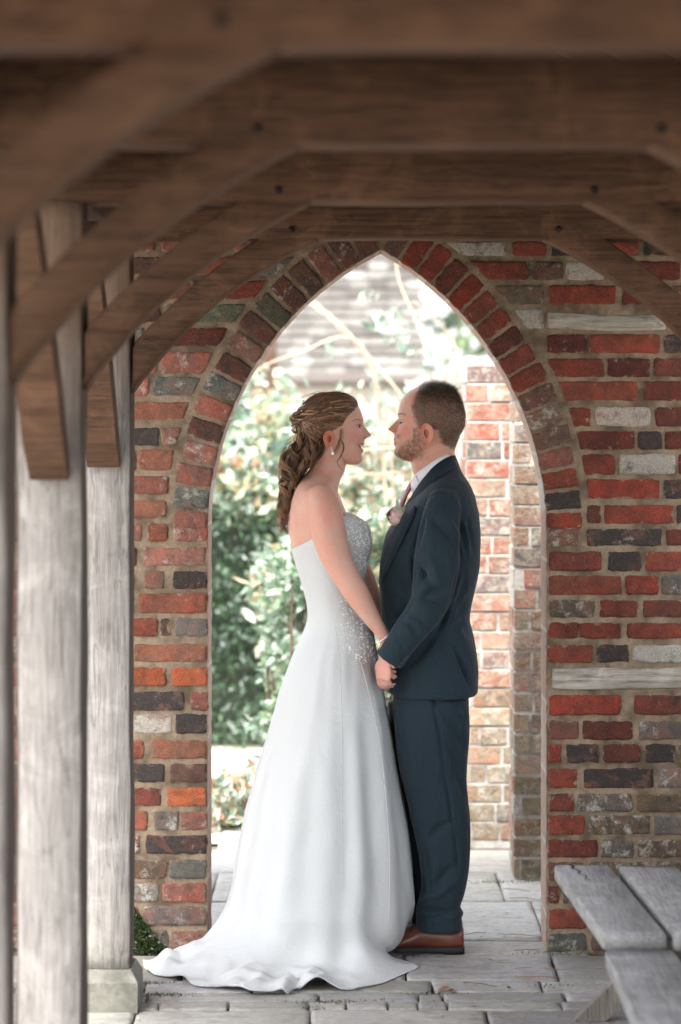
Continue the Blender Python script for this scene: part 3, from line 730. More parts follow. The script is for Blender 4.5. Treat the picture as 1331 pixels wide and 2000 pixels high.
# ---- foliage tools
def leaves(mb, n, sampler, size, cols, flat=.35, jit=.35):
    for i in range(n):
        p = Vector(sampler()); s = random.uniform(.45, 1.6)*size
        d = Vector((random.gauss(0, 1), random.gauss(0, 1), random.gauss(0, 1)+flat)).normalized()
        a = d.orthogonal().normalized(); a = (a*math.cos(i)+d.cross(a)*math.sin(i)).normalized(); b = d.cross(a)
        c = random.choice(cols); k = random.uniform(1-jit, 1+jit); c = (c[0]*k, c[1]*k, c[2]*k)
        mb.add([p-a*s, p-b*s*.45+d*s*.12, p+a*s, p+b*s*.45+d*s*.12], [(0, 1, 2, 3)], c)
def clump(cx, cy, cz, rx, ry, rz, ncl=26, cr=.3, hollow=.55):
    C = []
    for i in range(ncl):
        d = Vector((random.gauss(0, 1), random.gauss(0, 1), random.gauss(0, 1))).normalized()*random.uniform(hollow, 1.0)
        C.append((cx+d.x*rx, cy+d.y*ry, cz+d.z*rz, random.uniform(.5, 1.2)*cr))
    def s():
        c = random.choice(C); d = Vector((random.gauss(0, 1), random.gauss(0, 1), random.gauss(0, 1))).normalized()*(random.random()**.4)*c[3]
        return (c[0]+d.x, c[1]+d.y, c[2]+d.z)
    return s
def stems(mb, base, tips, r0, col, n=7, bow=.15):
    for tp in tips:
        b = Vector(base); q = Vector(tp); mid = (b+q)/2+Vector((random.gauss(0, bow), random.gauss(0, bow), abs(random.gauss(0, bow))))
        pts = [b*(1-u)**2+mid*2*u*(1-u)+q*u*u for u in [i/n for i in range(n+1)]]
        mb.tube(pts, [r0*(1-.8*i/n) for i in range(n+1)], 5, col)
def shrub(name, label, cat, c, rad, n, size, cols, stemcol=(.16, .11, .07), ncl=30, cr=.28, flowers=None, grp=None, hollow=.5, nst=9, flat=.35):
    w = thing(name, label, cat, (c[0], c[1], 0), grp); m = MB()
    s = clump(c[0], c[1], c[2], rad[0], rad[1], rad[2], ncl, cr, hollow)
    s2 = lambda: (lambda p: (p[0], p[1], max(p[2], .02)))(s())
    leaves(m, n, s2, size, cols, flat); m.build('foliage', M['leaf'], w, False)
    st = MB(); stems(st, (c[0], c[1], 0), [s2() for _ in range(nst)], .014, stemcol); st.build('stem', M['bark'], w)
    if flowers:
        fm = MB(); nf, fs, fc = flowers
        for i in range(nf):
            p = Vector(s2()); cc = random.choice(fc)
            for k in range(9):
                d = Vector((random.gauss(0, 1), random.gauss(0, 1)-.6, random.gauss(0, 1)+.4)).normalized(); a = d.orthogonal().normalized()*fs*.55; b = d.cross(a); q = p+d*fs*.5; kk = random.uniform(.85, 1.1)
                fm.add([q-a, q-b, q+a, q+b], [(0, 1, 2, 3)], (min(cc[0]*kk, .9), min(cc[1]*kk, .9), min(cc[2]*kk, .9)))
        tag(fm.build('flowers', M['leaf'], w, False), kind='stuff')
    return w
def G(px, row, Y): return PX(px, row, Y)
green = [(.11, .15, .115), (.145, .185, .14), (.09, .125, .09)]
pale = [(.23, .30, .25), (.15, .22, .17), (.32, .38, .33)]
dark = [(.065, .11, .075), (.09, .145, .10), (.05, .085, .055)]
cream = [(.55, .53, .48), (.56, .42, .33), (.52, .55, .53), (.46, .25, .17)]
# clipped dark hedge on the left of the view
hd = thing('clipped_hedge', 'dark green clipped hedge at the left edge of the view through the arch', 'hedge', (-1.2, 5.2, 0)); m = MB()
hx0, hx1, hy0, hy1, hh = -2.6, -.20, 4.6, 6.0, 1.28
def hs():
    f = random.random()
    x = random.uniform(hx0, hx1); y = random.uniform(hy0, hy1); z = random.uniform(.02, hh)
    if f < .55: y = hy0+abs(random.gauss(0, .07))
    elif f < .8: z = hh-abs(random.gauss(0, .05))
    elif f < .95: x = hx1-abs(random.gauss(0, .06))
    b = .06*nz(x*3, y*3, z*3); return (x+b, y+b, max(z+b, .01))
leaves(m, 15000, hs, .022, dark+[(.08, .16, .07)], .2); m.build('foliage', M['leaf'], hd, False)
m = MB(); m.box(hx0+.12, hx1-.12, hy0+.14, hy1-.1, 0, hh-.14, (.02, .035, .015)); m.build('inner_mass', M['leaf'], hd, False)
shrub('leafy_shrub', 'mid green shrub with a loose top above the clipped hedge', 'shrub', (-.95, 5.9, 1.45), (.75, .5, .42), 3600, .035, green+pale[1:2]+[(.2, .3, .15)], cr=.22)
shrub('lavender_bush', 'pale grey-green feathery bush in front of the hedge, left of the bride', 'shrub', (-.25, 3.1, .62), (.13, .2, .60), 3000, .026, pale+[(.5, .5, .45), (.22, .32, .2)], cr=.13, ncl=40, flat=-.3)
shrub('drooping_shrub', 'pale weeping shrub with long drooping leaves beside the bride skirt', 'shrub', (-.16, 3.6, .75), (.24, .3, .7), 3000, .034, pale+[(.55, .56, .48), (.5, .36, .24)], cr=.16, ncl=34, flat=-.8)
shrub('rose_bush', 'cream and peach flowering rose bush behind the head of the bride', 'shrub', (-.42, 5.0, 1.42), (.50, .5, .34), 3400, .032, pale+[(.5, .36, .22), (.45, .5, .36)], flowers=(95, .05, cream), cr=.2, ncl=36)
shrub('rose_bush', 'pale twiggy flowering bush between the two faces', 'shrub', (.14, 4.8, 1.32), (.46, .4, .46), 2600, .030, pale+[(.6, .6, .5), (.55, .4, .28)], flowers=(80, .04, cream), cr=.18, ncl=40, nst=26)
shrub('ground_shrub', 'low pale ground planting with russet leaves at the foot of the drooping shrub', 'plant', (-.46, 2.35, .10), (.22, .30, .12), 1500, .022, pale+[(.6, .56, .5), (.45, .24, .14)], cr=.09, flowers=(16, .03, cream))
shrub('leafy_shrub', 'pale green shrub low between the couple', 'shrub', (.12, 3.3, .75), (.16, .25, .62), 2000, .03, pale+green[1:2]+[(.6, .55, .4)], cr=.14)
# tall arching rose canes in front of the tiled roof
cn = thing('climbing_rose', 'long bare arching rose canes crossing in front of the tiled roof', 'climbing rose', (.1, 4.4, 0)); m = MB()
for pts in ([(.2, 4.4, 0), (.18, 4.4, 1.6), (-.1, 4.3, 2.15), (-.55, 4.3, 2.38)], [(.22, 4.4, 0), (.30, 4.3, 1.5), (.10, 4.3, 1.95), (-.28, 4.3, 2.30), (-.5, 4.3, 2.2)], [(.2, 4.4, 0), (.40, 4.4, 1.7), (.22, 4.4, 2.4), (.27, 4.4, 2.65)],
            [(.2, 4.4, 0), (.1, 4.3, 1.9), (-.3, 4.2, 1.98), (-.62, 4.2, 1.80)], [(.2, 4.4, 0), (.45, 4.4, 1.5), (.52, 4.4, 2.0), (.30, 4.3, 2.25)], [(.2, 4.4, 0), (.35, 4.2, 1.35), (.05, 4.1, 1.52), (-.2, 4.1, 1.42)], [(.2, 4.4, 0), (.3, 4.2, 1.25), (.1, 4.1, 1.4), (-.12, 4.1, 1.34)]):
    c = catmull(pts, 26); m.tube(c, list(np.linspace(.009, .003, 26)), 6, (.42, .34, .26))
    for k in range(5): pass
m.build('cane', M['bark'] if False else plain('cane', (.4, .33, .25), .8, .2, .3, vcol=True), cn)
m = MB(); leaves(m, 130, clump(.05, 4.35, 2.0, .40, .15, .4, 26, .08), .030, pale+[(.55, .6, .5)]); m.build('foliage', M['leaf'], cn, False)
# teal garden box behind the shrubs
tb = thing('garden_box', 'teal painted garden storage box half hidden behind the bushes on the left', 'storage box', (-.75, 5.25, 0))
M['teal'] = plain('teal_paint', (.02, .16, .16), .5, .4, .25); M['teal_lid'] = plain('teal_lid', (.12, .36, .42), .45, .4, .15)
m = MB(); timber(m, -1.05, -.44, 6.7, 7.2, .0, 1.42, ax=2, n=4, j=0, bev=.02); m.build('box_body', M['teal'], tb, False)
m = MB(); timber(m, -1.09, -.40, 6.66, 7.24, 1.421, 1.56, ax=0, n=4, j=0, bev=.03); m.build('lid', M['teal_lid'], tb, False)
# house with a long tiled roof
hs_ = thing('tiled_house', 'house with a low weathered tiled roof behind the garden', 'house', (-1.5, 15, 0))
M['render'] = plain('white_render', (.62, .60, .56), .9, .2, .15, 8); M['downpipe'] = plain('brown_pipe', (.12, .10, .09), .6, .3, .2)
M['glass'] = plain('window_glass', (.05, .07, .08), .08, .8)
EY, EZ2 = 13.0, 1.98
m = MB(); m.box(-9, .42, EY+.35, EY+8, -.03, EZ2+.05); m.build('wall', M['render'], hs_, False)
tl = MB(); sl = math.radians(47); L = 5.2; rows = 44; step = L/rows
RX0, RX1 = -9.3, .62
for i in range(rows):
    y0 = EY+step*i*math.cos(sl); z0 = EZ2+step*i*math.sin(sl)
    nx_ = int((RX1-RX0)/.165); offx = (i % 2)*.08
    for k in range(nx_):
        x0 = RX0+k*.165+offx*.5; 
        if x0 < -3.2: 
            if k % 6: continue
            x1 = x0+.165*6-.005
        else: x1 = x0+.16
        y1 = y0+step*1.25*math.cos(sl); z1 = z0+step*1.25*math.sin(sl); kk = random.uniform(.6, 1.2); c = random.choice([(.12, .112, .102), (.155, .147, .135), (.095, .088, .080), (.19, .182, .168)]); c = tuple(v*kk for v in c)
        h0 = .042+random.uniform(-.006, .008)
        tl.add([(x0, y0, z0), (x1, y0, z0), (x0, y0-.02, z0+h0), (x1, y0-.02, z0+h0), (x0, y1, z1+.004), (x1, y1, z1+.004)], [(0, 1, 3, 2), (2, 3, 5, 4)], c)
rf = tl.build('roof_tiles', plain('clay_tiles', (.3, .2, .17), .9, .15, .35, 20, .4, vcol=True), hs_, False)
m = MB(); a = [(EY+.05, EZ2-.05), (EY+L*math.cos(sl), EZ2+L*math.sin(sl)-.08), (EY+L*math.cos(sl)*2, EZ2-.05)]
m.loft([[(x, yy, z) for yy, z in a] for x in (RX0+.02, RX1-.02)]); m.build('roof', M['downpipe'], hs_, False)
m = MB(); m.tube([(RX0, EY-.05, EZ2-.02), (RX1, EY-.05, EZ2-.02)], .055, 8); m.tube([(-.74, EY+.25, 0), (-.74, EY+.22, EZ2-.25), (-.74, EY-.03, EZ2-.03)], .05, 8); m.build('gutter', M['downpipe'], hs_)
w_ = MB(); w_.box(-1.62, -.98, EY+.32, EY+.36, .95, 1.7); wf = w_.build('window', M['render'], hs_, False); w_ = MB(); w_.box(-1.57, -1.03, EY+.30, EY+.315, 1.0, 1.65); w_.build('pane', M['glass'], wf, False)
m = MB(); timber(m, -.95, -.80, 9.6, 9.75, 0, 2.35, ax=2, n=10); m.v = [(x+.25, y, z) for x, y, z in m.v]
pp = m.build('garden_post', M['dark_oak'], None); tag(pp, 'dark brown timber post standing beside the roof edge on the left', 'post')
# trees beyond
def tree(name, label, x, y, h, r, n, cols, ls, grp=None):
    w = thing(name, label, 'tree', (x, y, 0), grp); m = MB(); tips = []
    for i in range(11):
        a = random.uniform(0, 6.28); q = random.uniform(.4, .9)*r; tips.append((x+q*math.cos(a), y+q*math.sin(a), h-r*.9+random.uniform(-.5, .8)*r))
    m.tube([(x, y, -.05), (x+.1, y, h*.3), (x-.05, y+.1, h*.62)], [.02*h+.06, .02*h+.02, .05], 8); stems(m, (x, y, h*.35), tips, .07, (1, 1, 1), 7, .3); m.build('trunk', M['bark'], w)
    c = MB(); leaves(c, n, clump(x, y, h-r, r, r, r*1.0, 46, r*.30, .35), ls, cols); c.build('crown', M['leaf'], w, False); return w
tree('broadleaf_tree', 'bright pale green tree above the garden wall, right of the tiled roof', 2.0, 17.0, 5.2, 2.3, 7000, pale+[(.3, .42, .2), (.5, .55, .35)], .085)
tree('broadleaf_tree', 'tall tree to the right, mostly behind the wall', 6.5, 20.0, 7.5, 3.0, 5000, green+pale[:1], .12)
tree('broadleaf_tree', 'tree far left behind the tiled house', -11, 24.0, 9, 3.2, 4000, green, .13)
# lawn edge grass
gs = MB()
for i in range(9000):
    x = random.uniform(-3.5, -.5); y = random.uniform(.5, 4.6)
    if x > -1.3 and y < 1.95: continue
    if x > -1.15+.0: 
        if y < 4.2 and x > -.75: continue
    a = random.uniform(0, 6.3); h = random.uniform(.02, .07); k = random.uniform(.7, 1.3)
    gs.add([(x, y, -.02), (x+.008*math.cos(a), y+.008*math.sin(a), -.02), (x+h*.4*math.cos(a*3), y+h*.4*math.sin(a*3), h)], [(0, 1, 2)], (.12*k, .2*k, .06*k))
tag(gs.build('grass', M['leaf'], None, False), kind='stuff', label='short grass beside the garden path', cat='grass')

# hedge added out of view to block light from the right of the walkway
hd = thing('shading_hedge', 'unseen clipped hedge added to darken the right side of the walkway', 'hedge', (1.9, -3, 0)); m = MB()
def hs2():
    f = random.random(); x = 1.62+abs(random.gauss(0, .05)) if f < .8 else random.uniform(1.62, 2.3); y = random.uniform(-6, -.1); z = random.uniform(.02, 1.2) if f < .8 else 1.2-abs(random.gauss(0, .04)); b = .05*nz(x*3, y*3, z*3); return (x+b, y, max(.01, z+b))
leaves(m, 11000, hs2, .035, [(.07, .12, .05), (.10, .16, .07), (.05, .09, .04)], .2); m.build('foliage', M['leaf'], hd, False)
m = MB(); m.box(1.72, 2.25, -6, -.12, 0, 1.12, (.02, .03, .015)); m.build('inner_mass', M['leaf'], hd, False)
# ================================================================== PEOPLE
from mathutils.bvhtree import BVHTree
random.seed(5)
def skin_mat(name):
    t = NT(name); v = t.coords(); col = t.attr(); n = t.noise(v, 180, 4, .6); n2 = t.noise(v, 22, 4, .6)
    c = t.mix(t.ramp(n2, [(.35, .0), (.65, .6)]), col, t.mix(1., col, (1.12, .80, .76), 'MULTIPLY'))
    c = t.mix(t.ramp(n, [(.4, .12), (.6, 0.)]), c, t.mix(1., col, (.6, .42, .36), 'MULTIPLY'))
    t.b.inputs['Subsurface Weight'].default_value = .12; t.b.inputs['Subsurface Radius'].default_value = (.012, .004, .002); t.b.inputs['Subsurface Scale'].default_value = 1.
    return t.done(c, .5, t.bump(n, .3, .0012), .35)
M['skin'] = skin_mat('skin')
def hair_mat(name):
    t = NT(name); col = t.attr(); v = t.coords(); n = t.noise(v, 300, 2, .5)
    c = t.mix(t.ramp(n, [(.35, .5), (.65, 0.)]), col, t.mix(1., col, (.45, .42, .4), 'MULTIPLY'))
    return t.done(c, .52, None, .4)
M['hair'] = hair_mat('hair')
def cloth_mat(name, c0, c1, sc, rough=.85, spec=.2, bump=.25, wr=.0, sheen=0.):
    t = NT(name); v = t.coords(); n = t.noise(v, sc, 3, .6); w = t.noise(v, 7., 4, .55, .5); tw = t.noise(t.coords((1, 1, .35)), 420, 2, .5)
    c = t.mix(t.ramp(n, [(.35, 0.), (.65, 1.)]), c0, c1)
    b = t.bump(tw, bump, .0012); b = t.bump(n, bump*.6, .001, b)
    if wr: b = t.bump(w, wr, .03, b)
    if wr and sc < 350:
        w2 = t.noise(t.coords((2.2, 2.2, .8)), 9., 3, .5, 1.2); b = t.bump(w2, .35, .02, b); c = t.mix(t.ramp(t.noise(v, 700, 2, .6), [(.35, .5), (.6, 0.)]), c, t.mix(1., c, (.55, .55, .6), 'MULTIPLY'))
    t.b.inputs['Sheen Weight'].default_value = sheen
    return t.done(c, rough, b, spec)
M['suit'] = cloth_mat('navy_wool', (.0075, .018, .027), (.015, .032, .044), 330, .8, .25, .3, .18, .10)
M['suit_dark'] = cloth_mat('navy_collar', (.008, .017, .026), (.014, .026, .037), 330, .8, .25, .3)
M['shirt'] = cloth_mat('white_shirt', (.70, .70, .74), (.78, .78, .82), 500, .8, .2, .15)
M['tie'] = cloth_mat('rose_tie', (.40, .17, .21), (.50, .24, .29), 500, .55, .4, .2)
M['dress'] = cloth_mat('ivory_satin', (.51, .52, .518), (.56, .57, .565), 400, .6, .25, .12, .28)
def lace_mat():
    t = NT('beaded_lace'); v = t.coords(); vo = t.node('ShaderNodeTexVoronoi'); vo.inputs['Scale'].default_value = 120; t.link(v, vo.inputs['Vector'])
    n = t.noise(v, 55, 4, .6); c = t.mix(t.ramp(n, [(.4, 0.), (.6, 1.)]), (.80, .82, .84), (.93, .94, .95))
    t.b.inputs['Metallic'].default_value = .0
    return t.done(c, .35, t.bump(vo.outputs['Distance'], .35, .002, t.bump(n, .35, .003)), .6)
M['bead'] = plain('crystal_bead', (.92, .93, .95), .3, .8)
M['pearl'] = plain('pearl', (.85, .84, .80), .25, .6)
M['leather'] = (lambda t: t.done(t.mix(t.ramp(t.noise(t.coords(), 16, 5, .6), [(.3, 0.), (.7, 1.)]), (.085, .022, .014), (.17, .052, .03)), .32, t.bump(t.noise(t.coords(), 240, 3, .6), .2, .001), .5))(NT('brown_leather'))
M['sole'] = plain('shoe_sole', (.018, .02, .022), .6, .3)
M['button'] = plain('horn_button', (.035, .045, .055), .35, .5)
M['eye'] = plain('eye_white', (.6, .58, .55), .2, .6); M['iris'] = plain('dark_iris', (.03, .022, .015), .15, .7)
M['petal'] = plain('rose_petal', (.72, .46, .45), .6, .3, .12, 60, vcol=True)

def unproj(v):
    d = CAM_D+v[1]; return 690+v[0]*F/d, 800-(v[2]-CAM_H)*F/d
def xs(px, Y): return (px-690)*(CAM_D+Y)/F
def zs_(row, Y): return CAM_H+(800-row)*(CAM_D+Y)/F
def body_loft(mb, table, Y0, n=64, step=2.2, ex=2.2, disp=None, ctr=.5, yoff=None):
    """table rows: (image row, front px, back px, half width m); stacked superelliptic sections in world metres"""
    r0, r1 = table[0][0], table[-1][0]; m = max(3, int(abs(r1-r0)/step)); rings = []
    for i in range(m+1):
        row = r0+(r1-r0)*i/m; f, b, w = interp(table, row)[:3]
        yc = Y0+(yoff(row) if yoff else 0)
        X0 = xs(f, Y0); X1 = xs(b, Y0); cx = X0+(X1-X0)*ctr; z = zs_(row, Y0); ring = []
        for j in range(n):
            a = 2*math.pi*j/n; c, s = math.cos(a), math.sin(a)
            cc = math.copysign(abs(c)**(2/ex), c); ss = math.copysign(abs(s)**(2/ex), s)
            x = cx+cc*abs((X0 if c > 0 else X1)-cx)*(1 if X0 > X1 else -1); yy = w*ss
            if disp: x += (1 if X0 > X1 else -1)*disp(row, yy, c)
            ring.append((x, yc+yy, z))
        rings.append(ring)
    if (rings[0][0][2] < rings[-1][0][2]) != (X0 > X1): pass
    mb.loft(rings)
def remesh(mb, voxel, smooth_it=4, extra=None):
    me = bpy.data.meshes.new('tmp'); me.from_pydata([tuple(p) for p in mb.v], [], mb.f); me.validate()
    o = bpy.data.objects.new('tmp', me); COL.objects.link(o)
    r = o.modifiers.new('r', 'REMESH'); r.mode = 'VOXEL'; r.voxel_size = voxel; r.use_smooth_shade = True
    s = o.modifiers.new('s', 'SMOOTH'); s.factor = .5; s.iterations = smooth_it
    dg = bpy.context.evaluated_depsgraph_get(); ev = o.evaluated_get(dg); m2 = ev.to_mesh()
    n = len(m2.vertices); v = np.empty(n*3); m2.vertices.foreach_get('co', v); v = v.reshape(-1, 3)
    nr = np.empty(n*3, dtype=np.float32); m2.vertices.foreach_get('normal', nr); nr = nr.reshape(-1, 3)
    fs = [tuple(p.vertices) for p in m2.polygons]
    ev.to_mesh_clear(); bpy.data.objects.remove(o); bpy.data.meshes.remove(me)
    return v, nr.astype(float), fs
def emit(name, v, f, cols, mat, parent, extra=None):
    mb = MB(); mb.v = [tuple(p) for p in v]; mb.f = list(f); mb.c = [tuple(c) for c in cols]
    if extra:
        for e in extra: mb.add(e.v, e.f); mb.c[-len(e.v):] = e.c
    return mb.build(name, mat, parent)
def bvh_of(v, f): return BVHTree.FromPolygons([tuple(p) for p in v], f)
CAMP = Vector((0, -CAM_D, CAM_H))
def hit(bvh, px, row, lift=0.):
    d = (PX(px, row, 0)-CAMP).normalized(); loc, nor, i, dist = bvh.ray_cast(CAMP, d)
    if loc is None: return None, None
    if nor.y > 0: nor = -nor
    return loc+nor*lift, nor
def gtab(pts, x):   # linear table
    P = np.array(pts, float); return float(np.interp(x, P[:, 0], P[:, 1]))
def hand(mb, W, fwd, thumb, nrm, curl, s=1., spread=.0, thumb_in=.5, curls=None):
    """palm, four bent fingers of unequal length and a thumb leaving the side of the palm; nrm = where the palm looks"""
    W = Vector(W); f = Vector(fwd).normalized(); t = Vector(thumb); t = (t-f*t.dot(f)).normalized(); n = Vector(nrm); n = (n-f*n.dot(f)-t*n.dot(t)).normalized()
    rings = []
    for u, hw, th in ((-.15, .023, .018), (0, .025, .018), (.2, .031, .0165), (.5, .038, .0155), (.8, .041, .0135), (1, .039, .0105)):
        c = W+f*(.088*s*u); rings.append([c+t*math.cos(a)*hw*s+n*math.sin(a)*th*s for a in [2*math.pi*k/16 for k in range(16)]])
    mb.loft(rings)
    for k, (off, L, r) in enumerate(((.030, .070, .0086), (.0105, .079, .0090), (-.0095, .073, .0086), (-.028, .057, .0076))):
        b = W+f*(.078*s)+t*off*s; cu = curls[k] if curls else curl; a = .12; p = b; pts = [p-f*.02*s, p]; rad = [r*s*1.02]*2
        d0 = (f+t*off*spread*20).normalized()
        for seg, (fr_, da) in enumerate(((.45, .9), (.30, 1.15), (.25, .75))):
            a += cu*da
            for h in (0.5, 1.0):
                p = p+(d0*math.cos(a)+n*math.sin(a))*L*s*fr_*.5; pts.append(p); rad.append(r*s*((1.0, .93, .80)[seg] if h < 1 else (1.0, .92, .62)[seg]))
        mb.tube(pts, rad, 10, up=t)
    b = W+f*.018*s+t*.022*s; p = b; pts = [b-t*.01*s, b]; rad = [.013*s, .0135*s]
    for L, a1, a2, r in ((.030, .75, .25, .0125), (.030, .45, .55, .0100), (.024, .25, .8, .0080)):
        d = (f*(1-a1*.4)+t*a1+n*a2*thumb_in*1.6).normalized(); p = p+d*L*s; pts.append(p); rad.append(r*s)
    mb.tube(pts, rad, 10, up=n)
def ear(c, nor, wpx, hpx, tilt, back, colr):
    """c: centre on the head; back: +1/-1 direction of the back of the head along X"""
    m = MB(); sx, sz = wpx/617., hpx/617.; K = 26; rr = [0., .18, .36, .5, .62, .74, .84, .93, 1.0, 1.02]
    hh = [.000, .0005, .002, .0065, .0068, .0045, .0075, .0105, .0080, .001]
    sgn = -1 if nor.y < 0 else 1
    rings = []
    for r, h in zip(rr, hh):
        ring = []
        for k in range(K):
            a = 2*math.pi*k/K; ca, sa = math.cos(a), math.sin(a)
            ex = (1.0+.10*max(sa, 0)) if ca > 0 else .86      # fuller at the top and back
            x = ca*r*ex*(1-.22*max(-sa, 0)); z = sa*r
            lob = smooth(-.45, -.95, z)
            hz = h*(1-lob*.75)+lob*.006*(r < 1); hz += .010*max(x, 0)*(r > .3)
            if r <= .4: x -= .18; z -= .02
            if x < -.55 and abs(z) < .5 and r < 1: hz = max(hz*.6, .003)
            X = x*sx*back; Z = z*sz; X2 = X*math.cos(tilt)-Z*math.sin(tilt)*back; Z2 = X*math.sin(tilt)*back+Z*math.cos(tilt)
            ring.append((c.x+X2, c.y+sgn*(hz+.002), c.z+Z2))
        rings.append(ring)
    rings.append([(c.x+(p[0]-c.x)*.8, c.y-sgn*.014, c.z+(p[2]-c.z)*.8) for p in rings[-1]])
    m.loft(rings, None, False)
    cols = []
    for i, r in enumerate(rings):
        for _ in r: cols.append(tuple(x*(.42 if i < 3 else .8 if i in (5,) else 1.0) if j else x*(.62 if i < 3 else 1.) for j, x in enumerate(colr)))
    m.c = cols; return m
def strip(mb, A, B, th, out=(0, -1, 0), n=30, col=None):
    """sheet of cloth between two space curves with thickness"""
    a = catmull(A, n); b = catmull(B, n); o = np.array(out, float)
    rings = []
    for p, q in zip(a, b):
        mid = (p+q)/2; k = o*th
        rings.append([p-k*.1, p+k*.9, mid+k*1.25, q+k*.9, q-k*.1])
    mb.loft(rings, col)

# ------------------------------------------------------------------ THE GROOM
MY = .08
man = thing('person', 'man in navy suit, rose tie and buttonhole facing left, holding hands with the woman', 'person', (.25, MY, 0))
b = MB()
nose = [(812, 0), (817, 1.5), (821, 6), (826, 11), (832, 16), (836, 19.5), (839, 19.5), (842, 14), (845, 7), (849, 2), (853, 0)]
def mdisp(row, y, c):
    if c <= 0: return 0
    d = gtab(nose, row)/617.*math.exp(-(y/(.0095+.006*smooth(830, 842, row)))**2)
    d += .0035*math.exp(-((row-842)/4.)**2)*math.exp(-((abs(y)-.013)/.006)**2)      # nostril wing
    d += .0035*math.exp(-((row-809)/4.5)**2)*math.exp(-(y/.045)**4)                  # brow
    d -= .0085*math.exp(-((row-824)/6.)**2)*math.exp(-((abs(y)-.031)/.013)**2)     # eye sockets
    d += .0045*math.exp(-((row-858.5)/3.)**2)*math.exp(-(y/.021)**2)+.0042*math.exp(-((row-867)/3.)**2)*math.exp(-(y/.019)**2)
    d -= .004*math.exp(-((row-863)/1.6)**2)*math.exp(-(y/.024)**2)
    return d
body_loft(b, [(748.5, 846, 838, .008), (750.5, 832, 858, .032), (754, 819, 871, .047), (760, 806, 884, .060), (768, 794.5, 893, .069), (778, 786, 900, .075), (795, 779.5, 907, .079), (808, 778.5, 910, .0795), (817, 780.5, 910, .079),
    (832, 779, 908, .077), (845, 774.5, 902, .074), (853, 771, 896, .071), (862, 770.5, 885, .067), (868, 771, 872, .064), (874, 772.5, 857, .061), (883, 769.5, 842, .053), (889, 772, 829, .043), (895, 780, 818, .032), (901, 793, 810, .018)], MY, 110, 1.0, 2.3, mdisp, .52)
body_loft(b, [(835, 815, 902, .052), (855, 806, 897, .056), (875, 803, 890, .057), (895, 802, 888, .058), (915, 805, 890, .060), (932, 812, 893, .060), (950, 835, 903, .062), (975, 828, 915, .09), (1000, 810, 920, .13), (1030, 785, 925, .15), (1100, 755, 926, .15), (1200, 756, 908, .135), (1300, 770, 918, .15), (1370, 780, 905, .15), (1400, 790, 900, .12)], MY, 48, 5)
for s_, dx in ((-1, 0), (1, -8)):
    P = [(845+dx, 1380, .075), (848+dx, 1480, .07), (850+dx, 1560, .055), (862+dx, 1640, .052), (862+dx, 1720, .042), (862+dx, 1800, .036), (860+dx, 1835, .034)]
    b.tube([PX(p[0], p[1], MY+s_*.085) for p in P], [p[2] for p in P], 16, up=(0, 1, 0))
    b.tube([PX(870+dx, 1842, MY+s_*.085), PX(830+dx, 1845, MY+s_*.085), PX(790+dx, 1851, MY+s_*.085), PX(772+dx, 1853, MY+s_*.085)], [.026, .028, .022, .013], 12, up=(0, 0, 1), flat=(1, .7))
ARM = [(866, 985, -.060, .030), (860, 1030, -.100, .030), (858, 1100, -.135, .028), (850, 1150, -.145, .026), (834, 1190, -.148, .026), (797, 1240, -.146, .025), (768, 1272, -.132, .024), (758, 1288, -.124, .023)]
b.tube([PX(p[0], p[1], p[2]) for p in ARM], [p[3] for p in ARM], 16)
b.tube([PX(p[0]-4, p[1], 2*MY-p[2]) for p in ARM], [p[3] for p in ARM], 16)
hand(b, PX(755, 1284, -.120), (-.16, -.02, -1), (-.72, .69, 0), (.69, .72, 0), .62, .80, curls=[.35, .45, .55, .62])
hand(b, PX(753, 1290, 2*MY+.120), (-.30, .02, -1), (-.8, .45, .1), (.30, -.9, -.05), .6, .92)
v, nr, fs = remesh(b, .0042, 3)
bv = bvh_of(v, fs)
base = np.array((.56, .335, .25)); cols = np.tile(base, (len(v), 1))
for i, p in enumerate(v):
    if p[2] < 1.45: cols[i] = (.55, .32, .25) if p[2] > .8 else base; continue
    px, row = unproj((p[0], MY, p[2])); k = np.array((1., 1., 1.)); q = nz(p[0]*90, p[1]*90, p[2]*90)
    hx = gtab([(750, 822), (764, 816), (775, 809), (793, 804), (808, 806), (816, 808), (828, 814), (838, 816)], row)
    side = abs(p[1]-MY); toph = (row < 770) * (px > 812+ (0.03-min(side, .03))*0)
    hair = 0.
    if row < 838: hair = smooth(hx-5+4*q, hx+6+4*q, px)
    else:
        lim = gtab([(838, 850), (850, 855), (865, 861), (878, 882)], row); hair = smooth(lim-3+4*q, lim+7+4*q, px)*smooth(884, 868, row)
    if row < 762 and px < 850: hair *= .55
    cols[i] = cols[i]*(1-hair)+np.array((.17, .105, .072) if 772 < row < 870 else (.15, .09, .062))*hair
    bd = smooth(858+(812-px)*.02-6, 872, row+(px-800)*.42 if px > 775 else row+4)*smooth(845, 818, px)*smooth(903, 893, row)
    if px > 806: bd = max(bd, smooth(832, 848, row)*smooth(826, 818, px)*smooth(902, 890, row))
    mous = smooth(846, 850, row)*smooth(858, 855, row)*smooth(785, 776, px)
    bd = max(bd, mous*.8)*np.clip(.62+.7*q, .15, 1)
    if 856 < row < 870 and px < 777 and side < .024: cols[i] = np.array((.42, .15, .12)); bd *= .1
    cols[i] = cols[i]*(1-.72*bd)+np.array((.16, .085, .05))*.72*bd
    if 838 < row < 850 and px < 772: cols[i] = cols[i]*np.array((1.05, .8, .75))
    ck = math.exp(-((row-842)/14.)**2-((px-790)/16.)**2); cols[i] *= np.array((1+.08*ck, 1-.18*ck, 1-.2*ck))
hc, hn = hit(bv, 834, 847)
ears = []
